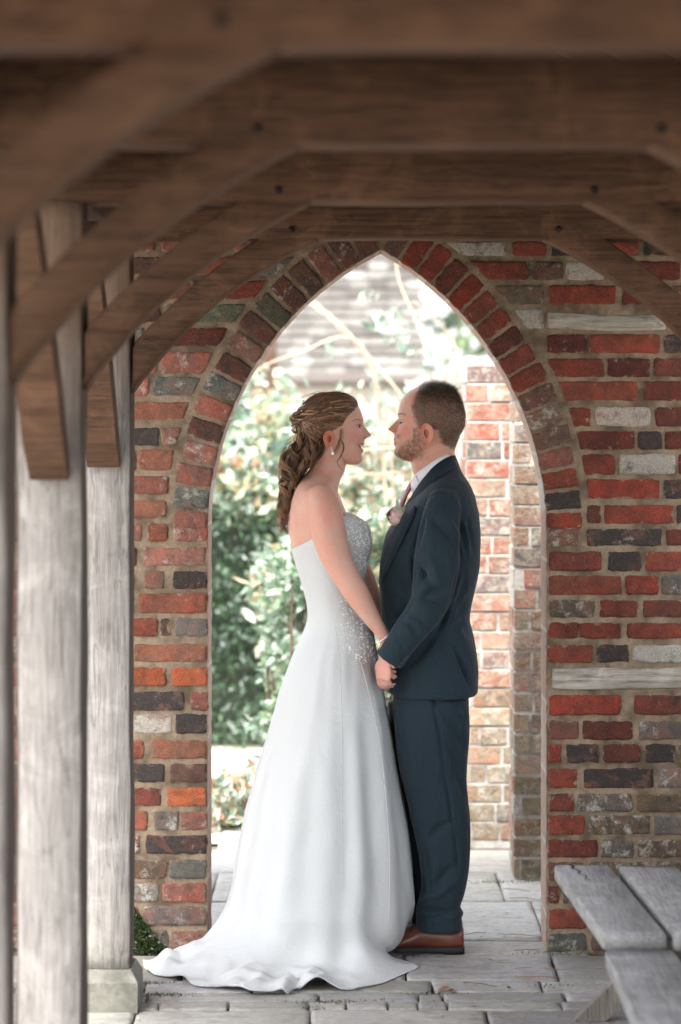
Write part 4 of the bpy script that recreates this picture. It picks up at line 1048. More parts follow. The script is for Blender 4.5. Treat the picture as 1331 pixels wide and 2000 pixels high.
if hc is not None:
    ears = [ear(hc, Vector((0, -1, 0)), 13.5, 20.5, .16, 1, (.60, .30, .21)), ear(Vector((hc.x, 2*MY-hc.y, hc.z)), Vector((0, 1, 0)), 13.5, 20.5, .16, 1, (.60, .30, .21))]
mbody = emit('body', v, fs, cols, M['skin'], man, ears)
# face pieces
def face_line(bvh, pts, rad, col, mat, parent, name, Y0, n=10, lift=.0006, taper=True):
    P = []
    for px, row in catmull([(a, b_) for a, b_ in pts], n):
        h_, _ = hit(bvh, px, row, lift)
        if h_ is not None: P.append(h_)
    if len(P) < 3: return
    for mir in (0, 1):
        Q = [Vector((p.x, 2*Y0-p.y, p.z)) for p in P] if mir else P
        mb = MB(); mb.tube(Q, [rad*(.35+.65*math.sin(math.pi*min(1, (i+.6)/len(Q)))) for i in range(len(Q))], 6, col)
        mb.build(name, mat, parent)
def eye_pair(bvh, px, row, r, Y0, dirx, parent, sink, ir=.45):
    h_, _ = hit(bvh, px, row)
    for mir in (0, 1):
        yy = h_.y if not mir else 2*Y0-h_.y; sy = 1 if not mir else -1
        c = Vector((h_.x-dirx*sink*.8, yy+sy*sink*.6, h_.z)); m = MB(); m.ball(c, r, 14, 10); e = m.build('eye', M['eye'], parent)
        m = MB(); m.ball(c+Vector((dirx*.86, -sy*.30, -.15)).normalized()*r*.62, r*.55, 10, 8); m.build('iris', M['iris'], e)
eye_pair(bv, 784.5, 824.5, .0105, MY, -1, man, .0085)
hb = (.06, .035, .022)
face_line(bv, [(779.5, 826.5), (782, 825.2), (786, 825), (790, 826)], .0011, (.03, .018, .012), M['hair'], man, 'eyelashes', MY)
face_line(bv, [(780, 820.5), (784, 819.5), (790, 821.5)], .0012, (.33, .15, .10), M['skin'], man, 'eyelid', MY, lift=.0002)
def hairs(name, bvh, v, nr, sel, n, L, flow, cols, parent, w=.00035, Y0=MY, lift=.25):
    """short separate hairs standing on chosen vertices of the head"""
    idx = [i for i in range(len(v)) if sel(v[i])]
    mb = MB()
    if not idx: return
    for k in range(n):
        i = random.choice(idx); p = Vector(v[i])+Vector((random.uniform(-.002, .002), random.uniform(-.002, .002), random.uniform(-.002, .002))); nn = Vector(nr[i])
        fl = Vector(flow(v[i])); fl = (fl-nn*fl.dot(nn)); fl = fl.normalized() if fl.length > 1e-6 else nn.orthogonal()
        l = L(v[i])*random.uniform(.6, 1.25); d = (fl+nn*lift*random.uniform(.3, 1.8)+Vector((random.gauss(0, .18), random.gauss(0, .18), random.gauss(0, .18)))).normalized()
        sd = d.cross(nn).normalized()*w*random.uniform(.7, 1.5); q = p-nn*.001
        mb.add([q-sd, q+sd, q+d*l*.6+sd*.8+nn*.0003, q+d*l*.6-sd*.8+nn*.0003, q+d*l+fl*.0005], [(0, 1, 2, 3), (3, 2, 4)], random.choice(cols))
    return mb.build(name, M['hair'], parent)
def hair_sel(p):
    if p[2] < 1.5: return False
    px, row = unproj((p[0], MY, p[2])); j = random.uniform(-5, 4)
    if row < 838:
        hx = gtab([(750, 819), (764, 815), (775, 808), (793, 804), (808, 807), (816, 810), (828, 815), (838, 818)], row)
        if row < 762 and px < 848 and random.random() < .35: return False
        if px < hx+12 and random.random() < .55: return False
        if 785 < row < 838 and random.random() < .35: return False
        return px > hx+j
    lim = gtab([(838, 851), (850, 856), (865, 863), (880, 886)], row); return px > lim+j and row < 874+j
def hair_len(p):
    px, row = unproj((p[0], MY, p[2])); return gtab([(748, .024), (765, .018), (785, .009), (810, .006), (835, .0042), (870, .003)], row)
HC = [(.06, .036, .024), (.10, .06, .04), (.045, .027, .018), (.17, .11, .07), (.075, .046, .03)]
hairs('hair', bv, v, nr, hair_sel, 13000, hair_len, lambda p: (.9, .1 if p[1] > MY else -.1, -.25 if p[2] < 1.76 else .12), HC, man, .0005, lift=.45)
hairs('hair_top', bv, v, nr, lambda p: hair_sel(p) and p[2] > zs_(764, MY), 1500, lambda p: .024, lambda p: (.7, .3 if p[1] > MY else -.2, .5), HC, man, .0005, lift=1.0)
def beard_sel(p):
    if p[2] < 1.5: return False
    px, row = unproj((p[0], MY, p[2])); side = abs(p[1]-MY)
    if 855 < row < 871 and side < .026 and px < 778: return False
    if 846 < row < 856 and px < 782: return random.random() < .7
    if px > 806: return 834 < row < 894 and px < 823 and random.random() < .6
    return row > 866-(px-790)*.9 +random.uniform(-5, 5) and row < 899 and px < 812
hairs('beard', bv, v, nr, beard_sel, 5200, lambda p: .0038, lambda p: (.2, 0, -1), [(.13, .07, .04), (.20, .11, .06), (.09, .05, .03), (.26, .15, .08)], man, .0003, lift=.5)
face_line(bv, [(777.8, 811), (781, 808.5), (786, 808), (793, 810.5)], .0016, (.16, .09, .055), M['hair'], man, 'eyebrow', MY)
face_line(bv, [(770, 863.6), (774, 864.2), (778.5, 866.2)], .0009, (.20, .07, .06), M['skin'], man, 'lip_line', MY, lift=.0002)
face_line(bv, [(765.5, 843.2), (768.5, 843.6), (771, 842.6)], .0010, (.10, .04, .03), M['skin'], man, 'nostril', MY, lift=0)
# ---- clothes
def crease(v, nr, lines, Y0=None, near_only=True):
    """push the cloth in (or out, negative depth) along drawn fold lines on the near side and, mirrored, on the far side"""
    for L in lines:
        (x0, r0), (x1, r1), w, dep = L
        d = np.array([x1-x0, r1-r0], float); ln = np.linalg.norm(d); d /= ln; n_ = np.array([-d[1], d[0]])
        sc = F/(CAM_D+v[:, 1]); px = 690+v[:, 0]*sc; rw = 800-(v[:, 2]-CAM_H)*sc
        a = (px-x0)*d[0]+(rw-r0)*d[1]; q = (px-x0)*n_[0]+(rw-r0)*n_[1]
        q = q+3*np.sin(a/ln*math.pi)
        m = np.exp(-(q/w)**2)*np.clip(np.minimum((a+w)/(.3*ln+w), (ln-a+w)/(.3*ln+w)), 0, 1)
        m *= np.clip(-nr[:, 1]*1.5, -1, 1)**2
        v -= nr*(m*dep*2.2)[:, None]
    return v
# jacket
b = MB()
body_loft(b, [(898, 872, 892, .050), (908, 862, 897, .072), (920, 850, 902, .095), (932, 838, 909, .120), (942, 828, 916, .145), (954, 818, 922, .166), (970, 806, 928, .180), (985, 795, 931, .184), (1000, 784, 935, .185), (1018, 771, 937, .184), (1040, 756, 939, .182), (1085, 745, 938, .178), (1110, 742, 936, .174), (1140, 741.5, 931, .168),
   (1180, 743, 922, .162), (1210, 746, 918, .160), (1240, 749, 925, .166), (1296, 756, 934, .178), (1340, 760, 934, .186), (1354, 762, 932.5, .188)], MY, 90, 3, 2.35)
SL = [(868, 966, -.070, .044), (867, 985, -.092, .054), (863, 1010, -.112, .060), (857, 1050, -.132, .067), (853, 1100, -.148, .0715), (847, 1145, -.158, .068), (838, 1178, -.163, .0605), (818, 1210, -.163, .0545), (795, 1240, -.156, .050), (770, 1277, -.140, .0465), (761, 1290, -.134, .0465)]
def sm(P, n=30): return catmull(P, n)
for mir in (0, 1):
    C = sm(SL); pts = [PX(c[0]-(5 if mir else 0), c[1], (2*MY-c[2]) if mir else c[2]) for c in C]
    b.tube(pts, [c[3] for c in C], 26, flat=(1, .80), up=(0, 1, 0))
v, nr, fs = remesh(b, .0055, 4)
v = crease(v, nr, [((824, 1166), (872, 1150), 7, .010), ((822, 1170), (866, 1190), 7, .008), ((830, 1100), (812, 1150), 9, .007), ((835, 1085), (862, 1145), 6, -.004), ((806, 1092), (846, 1150), 7, .006),
   ((830, 992), (806, 1085), 5, .007), ((806, 1085), (806, 1150), 5, .006), ((901, 1010), (901, 1110), 4, .006), ((842, 1010), (895, 1080), 9, .007), ((862, 1005), (898, 1055), 6, -.004), ((900, 1020), (912, 1090), 5, .006), ((912, 1010), (925, 1085), 4, .005),
   ((893, 1120), (880, 1180), 5, .008), ((880, 1180), (850, 1240), 5, .008), ((850, 1240), (800, 1300), 6, .009), ((884, 1262), (922, 1350), 4, .007), ((910, 1130), (890, 1190), 8, .006), ((925, 1150), (895, 1200), 7, .006), ((915, 1205), (880, 1230), 7, .006),
   ((900, 1230), (932, 1310), 8, -.004), ((790, 1215), (818, 1240), 6, .005), ((800, 1200), (835, 1225), 6, .004), ((768, 1252), (790, 1262), 5, .003), ((760, 1080), (800, 1180), 14, .006), ((775, 1060), (760, 1120), 8, -.003), ((800, 1180), (770, 1210), 8, .005), ((745, 1150), (800, 1190), 8, .004)])
for i in range(len(v)):
    p = v[i]; k = .0016*nz(p[0]*14, p[1]*14, p[2]*9)+.0008*nz(p[0]*40, p[1]*40, p[2]*28); v[i] = p+nr[i]*k
jb = bvh_of(v, fs)
jk = emit('jacket', v, fs, np.ones((len(v), 3)), M['suit'], man)
def surfpts(bvh, pts, lift, mirror=False, Y0=MY):
    out = []
    for px, row in pts:
        h_, n_ = hit(bvh, px, row, lift)
        if h_ is None: h_ = PX(px, row, MY-.02)
        out.append((h_.x, 2*Y0-h_.y if mirror else h_.y, h_.z))
    return out
# collar and lapel: a folded band running round the neck and down to the button
for mir in (0, 1):
    sg = -1 if not mir else 1
    cin = [(889, 889, 0), (879, 892, .040), (862, 901, .062), (845, 914, .067), (829, 932, .064), (814, 953, .055), (801, 975, .043), (790, 998, .034)]
    cou = [(898, 911, 0), (890, 916, .058), (876, 922, .088), (857, 936, .104), (840, 954, .108), (826, 970, .104), (814, 988, .094), (804, 1004, .084)]
    A = [PX(a, r, MY+sg*yy) for a, r, yy in cin]; B = [PX(a, r, MY+sg*yy*1.06) for a, r, yy in cou]
    m = MB(); strip(m, A, B, .006, (0, sg, .35), 40); m.build('jacket_collar', M['suit_dark'], jk)
    lin_ = [(801, 975), (790, 998), (776, 1030), (762, 1065), (750, 1100), (744.5, 1135)]; lo_ = [(812, 992), (806, 1012), (793, 1040), (777, 1072), (760, 1108), (746.5, 1138)]
    A = [Vector(p) for p in surfpts(jb, [(a+3, r) for a, r in lin_], .003, bool(mir))]; B = [Vector(p) for p in surfpts(jb, [(a+3, r) for a, r in lo_], .003, bool(mir))]
    m = MB(); strip(m, A, B, .005, (-.4, sg, 0), 36); m.build('lapel', M['suit'], jk)
def seam(pts, bvh, r, name, parent, mat='suit_dark', n=40, lift=.0004):
    P = [Vector(p) for p in surfpts(bvh, [tuple(q) for q in catmull(pts, n)], lift)]
    for Q in (P, [Vector((p.x, 2*MY-p.y, p.z)) for p in P]):
        m = MB(); m.tube(Q, r, 5); m.build(name, M[mat], parent)
seam([(829, 996), (834, 975), (850, 964), (868, 962), (884, 970), (896, 990), (902, 1020), (902, 1060)], jb, .0016, 'sleeve_seam', jk, 'suit')
seam([(771, 1037), (784, 1036.5), (804, 1038)], jb, .0013, 'breast_pocket', jk)
seam([(762, 1353), (800, 1353.5), (850, 1353.5), (885, 1352.5)], jb, .0016, 'hem', jk, 'suit')
def disc(mb, c, nor, r, th=.002):
    nor = Vector(nor).normalized(); mb.tube([c-nor*th, c+nor*th*.6, c+nor*th, c+nor*th*.7, c+nor*th*.5], [r, r, r*.85, r*.6, r*.01], 12)
for k in range(4):
    h_, n_ = hit(jb, 780.5+k*5.3, 1301-k*6.2, .001)
    if h_ is not None: m = MB(); disc(m, h_, n_, .0056, .0022); m.build('button', M['button'], jk)
m = MB(); c = PX(744.5, 1137, MY); disc(m, c+Vector((-.004, -.012, 0)), (-1, -.25, 0), .009, .003); m.build('button', M['button'], jk)
# shirt collar and tie
m = MB()
for sg in (-1, 1):
    A = [PX(a, r, MY+sg*y) for a, r, y in [(887, 882.5, 0), (877, 886, .038), (860, 893, .058), (843, 903, .064), (828, 914, .062), (815.5, 923, .052), (808, 930, .030)]]
    B = [PX(a, r, MY+sg*y) for a, r, y in [(890, 898, 0), (880, 902, .044), (863, 911, .064), (846, 923, .070), (831, 938, .068), (820, 950, .056), (812, 958, .036)]]
    strip(m, A, B, .004, (-.2, sg, .1), 34)
    strip(m, [PX(a, r, MY+sg*y) for a, r, y in [(812, 928, .052), (806, 937, .040), (802, 946, .022)]], [PX(a, r, MY+sg*y) for a, r, y in [(824, 952, .062), (815, 958, .052), (807, 962, .034)]], .004, (-.3, sg, 0), 10)
m.build('shirt_collar', M['shirt'], man)
m = MB(); C = [(807, 940, .010), (802, 948, .0165), (798, 956, .015), (793, 966, .013), (788, 978, .015), (783, 992, .017), (778, 1006, .018), (770, 1030, .02)]
m.tube([PX(a, r, MY-.012) for a, r, _ in C], [q for *_, q in C], 12, flat=(.55, 1.25), up=(0, 1, 0)); m.build('tie', M['tie'], man)
# boutonniere
bt = MB(); cc, _ = hit(jb, 772, 1004, .0)
cc = cc if cc is not None else PX(776, 1004, MY-.06)
ctr = PX(767, 1005, cc.y-.030)
for k in range(26):
    a = k*2.399; rr = .004+.020*(k/26)**.8; d = Vector((-.62, -.72, .22)).normalized(); u = d.orthogonal().normalized(); w = d.cross(u)
    q = ctr+(u*math.cos(a)+w*math.sin(a))*rr*.78-d*(k/26)**1.6*.014; nrm_ = ((u*math.cos(a)+w*math.sin(a))*(1 if k > 3 else .3)+d*.7*(1-k/30)).normalized(); t1 = nrm_.cross(d).normalized(); t2 = nrm_.cross(t1); s_ = .007+.0105*(k/26)
    G_ = []; kk = random.uniform(.85, 1.12); cl = (min(.92, .88*kk), (.50+.18*k/26)*kk, (.50+.16*k/26)*kk)
    for i in range(6):
        for j in range(6):
            uu = (i/5-.5)*2; vv_ = (j/5-.5)*2; edge = (uu*uu+vv_*vv_); sh = 1-.25*edge*.5
            G_.append(q+t1*uu*s_*sh+t2*vv_*s_*sh*1.05+nrm_*(-.35*s_*edge+.16*s_*max(0, -vv_)**3)+nrm_*.1*s_*math.sin(uu*3+k))
    bt.add(G_, [(i*6+j, i*6+j+1, (i+1)*6+j+1, (i+1)*6+j) for i in range(5) for j in range(5)], cl)
bt.v = [tuple(ctr+(Vector(p)-ctr)*1.7) for p in bt.v]
bo = bt.build('boutonniere', M['petal'], man)
lm = MB()
def bigleaf(base, tip, w, up, col):
    base = Vector(base); tip = Vector(tip); ax = tip-base; sd = ax.cross(Vector(up)).normalized(); n_ = sd.cross(ax).normalized(); V = []
    for i in range(9):
        t_ = i/8; hw = w*math.sin(math.pi*min(1, t_*.97+.02))**.8; c_ = base+ax*t_+n_*.12*ax.length*math.sin(math.pi*t_)
        V += [c_-sd*hw+n_*hw*.25, c_, c_+sd*hw+n_*hw*.25]
    lm.add(V, [(3*i+k, 3*i+k+1, 3*i+k+4, 3*i+k+3) for i in range(8) for k in (0, 1)], col)
yl = cc.y-.022
bigleaf(PX(780, 1004, yl), PX(775, 974, yl-.012), .0085, (0, -1, .2), (.36, .42, .32)); bigleaf(PX(781, 1012, yl), PX(791, 987, yl-.006), .008, (0, -1, .2), (.26, .33, .20))
bigleaf(PX(780, 1005, yl), PX(790, 1008, yl), .006, (0, -1, .2), (.16, .22, .10)); bigleaf(PX(779, 1008, yl), PX(772, 1030, yl-.006), .006, (0, -1, .2), (.22, .28, .12)); bigleaf(PX(780, 1010, yl), PX(776, 1036, yl), .006, (0, -1, .2), (.34, .42, .22))
for i in range(26):
    p = PX(random.uniform(774, 786), random.uniform(998, 1028), yl-random.uniform(0, .012)); q = p+Vector((random.uniform(-.01, .01), -.004, random.uniform(-.012, .008))); bigleaf(p, q, .002, (0, -1, .3), (.2*random.uniform(.6, 1.4), .24, .11))
lm.build('leaves', M['leaf'], bo)
# trousers
b = MB()
body_loft(b, [(1300, 775, 914, .165), (1345, 770, 915, .170), (1380, 768, 916, .172), (1410, 770, 916, .168), (1435, 774, 912, .150)], MY, 60, 4, 2.4)
LEG = [(1370, 772, 914, .082), (1400, 771, 917, .088), (1440, 772.5, 917, .090), (1480, 777, 913.5, .086), (1520, 785, 912, .082), (1560, 794, 915.5, .078), (1600, 803, 919.5, .075), (1650, 814, 920, .072), (1690, 820, 917.5, .068), (1730, 822, 911, .064), (1755, 818, 905, .063), (1770, 813.5, 899.5, .062), (1778, 812, 904, .064), (1784, 812.5, 906.5, .066), (1790, 813, 902, .064), (1800, 813.5, 904, .064), (1817, 814, 904.5, .064)]
body_loft(b, LEG, MY-.088, 48, 2.5, 2.25)
body_loft(b, [(r, f-14-8*smooth(1450, 1560, r)+10*smooth(1700, 1800, r), b_-20, w) for r, f, b_, w in LEG], MY+.088, 48, 3, 2.25)
v, nr, fs = remesh(b, .0052, 3)
v = crease(v, nr, [((845, 1362), (865, 1500), 3.5, .004), ((865, 1500), (885, 1620), 3.5, .003), ((885, 1620), (895, 1700), 4, .003), ((838, 1640), (880, 1605), 8, .006), ((832, 1660), (838, 1740), 5, .006), ((845, 1740), (890, 1690), 9, .006), ((848, 1760), (893, 1720), 6, -.004), ((816, 1776), (880, 1784), 3.5, .008),
   ((820, 1766), (860, 1745), 6, -.004), ((840, 1795), (895, 1788), 4, .004), ((870, 1400), (912, 1470), 8, .006), ((875, 1450), (905, 1520), 8, .005), ((885, 1500), (910, 1560), 7, .005), ((800, 1450), (815, 1560), 12, -.003), ((843, 1360), (852, 1380), 3, .006), ((880, 1365), (905, 1400), 6, .005), ((822, 1700), (826, 1755), 4, .006)])
for i in range(len(v)):
    p = v[i]; k = .0020*nz(p[0]*12, p[1]*12, p[2]*7)+.0008*nz(p[0]*38, p[1]*38, p[2]*20); v[i] = p+nr[i]*k
tb_ = bvh_of(v, fs); tr = emit('trousers', v, fs, np.ones((len(v), 3)), M['suit'], man)
seam([(846, 1356), (853, 1372), (856, 1382)], tb_, .0014, 'pocket', tr); seam([(858, 1385), (866, 1500), (884, 1620), (893, 1690), (882, 1730)], tb_, .0007, 'side_seam', tr)
# shoes
def shoe(yc, dx):
    X = lambda px: xs(px, MY-.085)+dx
    sc = [(906, .074, .022, .020), (904, .080, .029, .016), (895, .083, .0335, .014), (875, .086, .036, .014), (850, .092, .037, .014), (828, .098, .039, .014), (815, .093, .042, .014), (800, .078, .045, .014), (785, .063, .046, .014), (772, .050, .042, .015), (763, .038, .032, .017), (757.5, .026, .014, .019)]
    C = catmull(sc, 40); m = MB(); rings = []
    for px, top, hw, bot in C:
        ring = []
        for j in range(20):
            a = 2*math.pi*j/20; c_, s_ = math.cos(a), math.sin(a); zz_ = (top+bot)/2+(top-bot)/2*math.copysign(abs(s_)**.8, s_)
            wdt = hw*math.copysign(abs(c_)**.75, c_)*(1-.38*max(0, s_)**1.5 if px > 800 else 1-.2*max(0, s_))
            ring.append((X(px), yc+wdt, zz_))
        rings.append(ring)
    m.loft(rings); s = m.build('shoe', M['leather'], man)
    m = MB(); out = []
    P = [(907, .024), (903, .034), (888, .039), (860, .036), (835, .037), (810, .044), (790, .050), (775, .049), (764, .040), (758, .026), (755.5, .008)]
    Q = catmull(P, 34); top = [(X(a), yc-w_, 0) for a, w_ in Q]+[(X(a), yc+w_, 0) for a, w_ in Q[::-1]]
    m.loft([[(x, y_, z_) for x, y_, _ in top] for z_ in ((.009 if False else .007), .011, .019, .021)]); 
    m.v = [(x, y_, z_+(.010*smooth(X(790), X(756), x))) for x, y_, z_ in m.v]
    hp = [(X(a), yc-w_, 0) for a, w_ in [(907, .022), (900, .033), (880, .036), (868, .035)]]; hp += [(x, 2*yc-y_, 0) for x, y_, _ in hp[::-1]]
    m.loft([[(x, y_, z_) for x, y_, _ in hp] for z_ in (.0005, .010)]); m.build('sole', M['sole'], s)
    m = MB()
    for k, px in enumerate((822, 814, 806)):
        zt = .098-.008*k-.001*k*k; m.tube([(X(px), yc-.024, zt-.009), (X(px)+.002, yc-.010, zt), (X(px)+.002, yc+.010, zt), (X(px), yc+.024, zt-.009)], .0014, 5)
    lp = catmull([(X(813), yc-.018, .092), (X(800), yc-.026, .098), (X(790), yc-.030, .092), (X(792), yc-.030, .083), (X(804), yc-.024, .085), (X(813), yc-.018, .090)], 20); m.tube(lp, .0013, 5)
    lp = catmull([(X(813), yc-.016, .09), (X(806), yc-.034, .082), (X(802), yc-.040, .070)], 10); m.tube(lp, .0013, 5)
    m.build('lace', M['sole'], s)
shoe(MY-.088, 0); shoe(MY+.088, -.030)
# ------------------------------------------------------------------ THE BRIDE
random.seed(15)
WY = .05
wo = thing('person', 'smiling woman in a strapless white wedding dress, brown curls half up, facing right', 'person', (-.08, WY, 0))
b = MB()
wnose = [(824, 0), (829, 1.5), (834, 6.5), (839, 11.5), (844, 16), (848, 18.5), (851, 18), (854, 12.5), (857, 6), (861, 1.5), (864, 0)]
def wdisp(row, y, c):
    if c <= 0: return 0
    d = gtab(wnose, row)/617.*math.exp(-(y/(.0085+.0055*smooth(842, 851, row)))**2)
    d += .0030*math.exp(-((row-852)/3.5)**2)*math.exp(-((abs(y)-.012)/.0055)**2)
    d += .002*math.exp(-((row-821)/4.5)**2)*math.exp(-(y/.045)**4)
    d -= .0085*math.exp(-((row-832)/6.)**2)*math.exp(-((abs(y)-.029)/.012)**2)
    d += .0065*math.exp(-((row-849)/8.)**2)*math.exp(-((abs(y)-.034)/.012)**2)      # cheek lifted by the smile
    d += .0045*math.exp(-((row-866)/2.6)**2)*math.exp(-(y/.022)**2)+.0050*math.exp(-((row-880)/3.)**2)*math.exp(-(y/.020)**2)
    d -= .0060*math.exp(-((row-873)/3.2)**2)*math.exp(-(y/.022)**4)
    return d
body_loft(b, [(776, 660, 652, .008), (778, 676, 636, .030), (782, 689, 620, .046), (789, 698, 607, .058), (799, 704, 599, .067), (812, 708.5, 595, .072), (820, 710, 594, .073), (829, 709, 595, .0735), (838, 708, 597, .073), (848, 708, 601, .071),
    (857, 709.5, 607, .068), (866, 710.5, 617, .064), (873, 708.5, 630, .060), (880, 708.5, 643, .055), (886, 707, 652, .050), (892, 708, 660, .044), (898, 708.5, 667, .037), (904, 705, 676, .028), (908, 698, 682, .016)], WY, 110, 1.0, 2.25, wdisp, .52)
body_loft(b, [(850, 676, 610, .044), (870, 676, 612, .048), (890, 676, 613, .050), (905, 676, 611, .051), (918, 674, 603, .056), (930, 669, 592, .075), (941, 664, 583, .110), (952, 661, 577, .138), (966, 660, 572, .152), (985, 663, 567, .156), (1003, 668, 564, .155), (1022, 686, 563, .152), (1045, 712, 565, .148),
    (1065, 716, 570, .143), (1090, 712, 577, .136), (1120, 705, 586, .128), (1160, 702, 598, .122), (1200, 706, 603, .124), (1240, 715, 596, .140), (1290, 724, 578, .162), (1350, 728, 566, .170), (1400, 725, 570, .165), (1430, 715, 580, .15)], WY, 60, 4, 2.15)
for s_ in (-1, 1):
    b.tube([PX(650, 1400, WY+s_*.08), PX(655, 1520, WY+s_*.08), PX(655, 1600, WY+s_*.075), PX(650, 1700, WY+s_*.075), PX(648, 1800, WY+s_*.07), PX(652, 1830, WY+s_*.07), PX(690, 1852, WY+s_*.07)], [.082, .07, .052, .050, .034, .03, .02], 14, up=(0, 1, 0))
WA = [(622, 958, -.078, .040), (626, 972, -.090, .052), (634, 1000, -.104, .0575), (643, 1045, -.112, .0565), (656, 1085, -.118, .051), (672, 1117, -.122, .0455), (684, 1138, -.124, .0435), (700, 1165, -.124, .0395), (716, 1191, -.121, .0330), (733, 1217, -.116, .0255), (750, 1240, -.109, .0195), (753, 1248, -.104, .0185)]
C = catmull(WA, 40); b.tube([PX(c[0], c[1], c[2]) for c in C], [c[3]*.96 for c in C], 22, up=(0, 1, 0))
WF = [(622, 958, .178, .038), (634, 975, .195, .050), (655, 1030, .215, .052), (684, 1085, .225, .046), (708, 1128, .228, .040), (728, 1175, .225, .034), (744, 1215, .218, .026), (754, 1245, .208, .0185)]
C = catmull(WF, 40); b.tube([PX(c[0], c[1], c[2]) for c in C], [c[3] for c in C], 18, up=(0, 1, 0))
hand(b, PX(753, 1250, -.100), (-.12, .18, -1), (.2, -.9, .2), (.95, .25, 0), .45, .90, curls=[.35, .42, .5, .55])
hand(b, PX(754, 1247, .206), (-.12, -.18, -1), (.2, .9, .2), (.95, -.25, 0), .5, .90)
v, nr, fs = remesh(b, .0040, 3)
wb = bvh_of(v, fs)
cols = np.tile(np.array((.59, .37, .29)), (len(v), 1))
for i, p in enumerate(v):
    px, row = unproj((p[0], WY, p[2])); q = nz(p[0]*60, p[1]*60, p[2]*60)
    if row < 915:
        ck = math.exp(-((row-854)/12.)**2-((px-692)/13.)**2); cols[i] *= (1+.04*ck, 1-.24*ck, 1-.20*ck)
        y = p[1]-WY
        if px > 703-2*abs(y)/.02 and abs(y) < .024:
            if 870.5 < row < 876: cols[i] = (.16, .05, .045)
            elif 864.5 < row < 870.6 or 875.9 < row < 882: cols[i] = (.52, .19, .165)
        if row < 870 and px < 640: cols[i] = (.08, .045, .03)
    elif row > 1235 and px > 735: cols[i] = (.55, .31, .24)
    else:
        sh = math.exp(-((px-640)/28.)**2-((row-1000)/70.)**2)*(p[1] < WY-.1); cols[i] *= (1, 1-.13*sh, 1-.13*sh)
ec, _ = hit(wb, 643.5, 857); ears = []
if ec is not None:
    ears = [ear(ec, Vector((0, -1, 0)), 11.5, 16.5, .12, -1, (.60, .25, .16)), ear(Vector((ec.x, 2*WY-ec.y, ec.z)), Vector((0, 1, 0)), 11.5, 16.5, .12, -1, (.60, .25, .16))]
emit('body', v, fs, cols, M['skin'], wo, ears)
eye_pair(wb, 701, 832, .0105, WY, 1, wo, .0082)
face_line(wb, [(706.5, 832), (704, 829.6), (700, 829.3), (695.5, 831.8)], .0012, (.02, .012, .01), M['hair'], wo, 'eyelashes', WY, lift=.001)
face_line(wb, [(705, 822), (700, 819.5), (694, 820), (688, 823.5)], .0012, (.10, .055, .035), M['hair'], wo, 'eyebrow', WY, lift=.0002)
face_line(wb, [(705.5, 834.4), (701, 835.2), (697, 834)], .0006, (.12, .05, .04), M['hair'], wo, 'lower_lashes', WY, lift=.0003)
for nm_, pts_, r_, c_, mt_, lf_ in (('mouth', [(710.5, 873.4), (706, 873), (700.5, 870)], .0032, (.07, .02, .018), 'skin', -.0008), ('teeth', [(710.5, 871.3), (706.5, 871), (702, 869.9)], .0019, (.8, .78, .72), 'pearl', .0010),
      ('upper_lip', [(712, 867.6), (706, 867.2), (699.5, 868.6)], .0019, (.48, .16, .14), 'skin', .0003), ('lower_lip', [(710, 878.6), (705.5, 877), (699.8, 870.5)], .0023, (.50, .17, .15), 'skin', .0003),
      ('smile_crease', [(705, 857), (699, 863), (696, 872)], .0007, (.38, .16, .11), 'skin', -.0002), ('nostril', [(715.5, 854.6), (712, 855.5), (710, 854)], .0011, (.16, .06, .045), 'skin', .0)):
    face_line(wb, pts_, r_, c_, M[mt_], wo, nm_, WY, lift=lf_)
m = MB(); hh_, nn_ = hit(wb, 652, 886, .004)
ep = Vector((ec.x+.012, ec.y-.012, zs_(885.5, -.02))) if ec is not None else PX(653, 886, -.03)
m.ball(ep, .0058, 12, 9); m.tube([ep, ep+Vector((-.003, .003, .010)), ep+Vector((-.006, .006, .022))], .0012, 5); m.build('earring', M['pearl'], wo)
m = MB()
for k in range(26):
    a = 2*math.pi*k/26; c = PX(748.5, 1246, -.106); ax = Vector((.55, .1, -.83)).normalized(); u = Vector((0, 1, 0)); u = (u-ax*u.dot(ax)).normalized(); w = ax.cross(u); m.ball(c+(u*math.cos(a)+w*math.sin(a))*.0235, .0030, 7, 5)
m.build('bracelet', M['bead'], wo)
m = MB(); m.tube([PX(738, 1309, -.135)+Vector((math.cos(a)*.009, 0, math.sin(a)*.009)) for a in np.linspace(0, 6.28, 16)], .0012, 5) if False else None

# ---- dress: one sheet from the top edge of the bodice to the hem of the train
DT = [(995, 690, 566, .150), (1010, 716, 565, .160), (1030, 725, 565, .161), (1052, 728.5, 566.5, .158), (1075, 727, 570, .152), (1100, 720, 577, .144), (1125, 714, 584.5, .138), (1155, 711, 593.5, .132), (1185, 714, 600, .131), (1210, 722, 600.5, .135), (1236, 730, 592, .146),
      (1262, 735, 579.5, .162), (1300, 741.5, 564, .182), (1340, 749, 549, .200), (1400, 760, 532.5, .222), (1450, 768, 518.5, .242), (1500, 776, 503, .262), (1560, 787, 487, .285), (1620, 797, 473, .31), (1680, 803, 461.5, .335), (1720, 806.5, 454, .35), (1755, 808.5, 446, .365)]
HEM = catmull([(.185, .15), (.128, .085), (.096, -.045), (.150, -.13), (.205, -.215), (.150, -.33), (.085, -.44), (.0, -.52), (-.09, -.545), (-.150, -.53), (-.20, -.575), (-.29, -.582), (-.38, -.525), (-.50, -.43), (-.60, -.325), (-.640, -.258), (-.615, -.17), (-.53, -.10), (-.44, -.04), (-.39, .10), (-.35, .28), (-.24, .42), (-.08, .48), (.06, .42), (.15, .30)], 400, True)
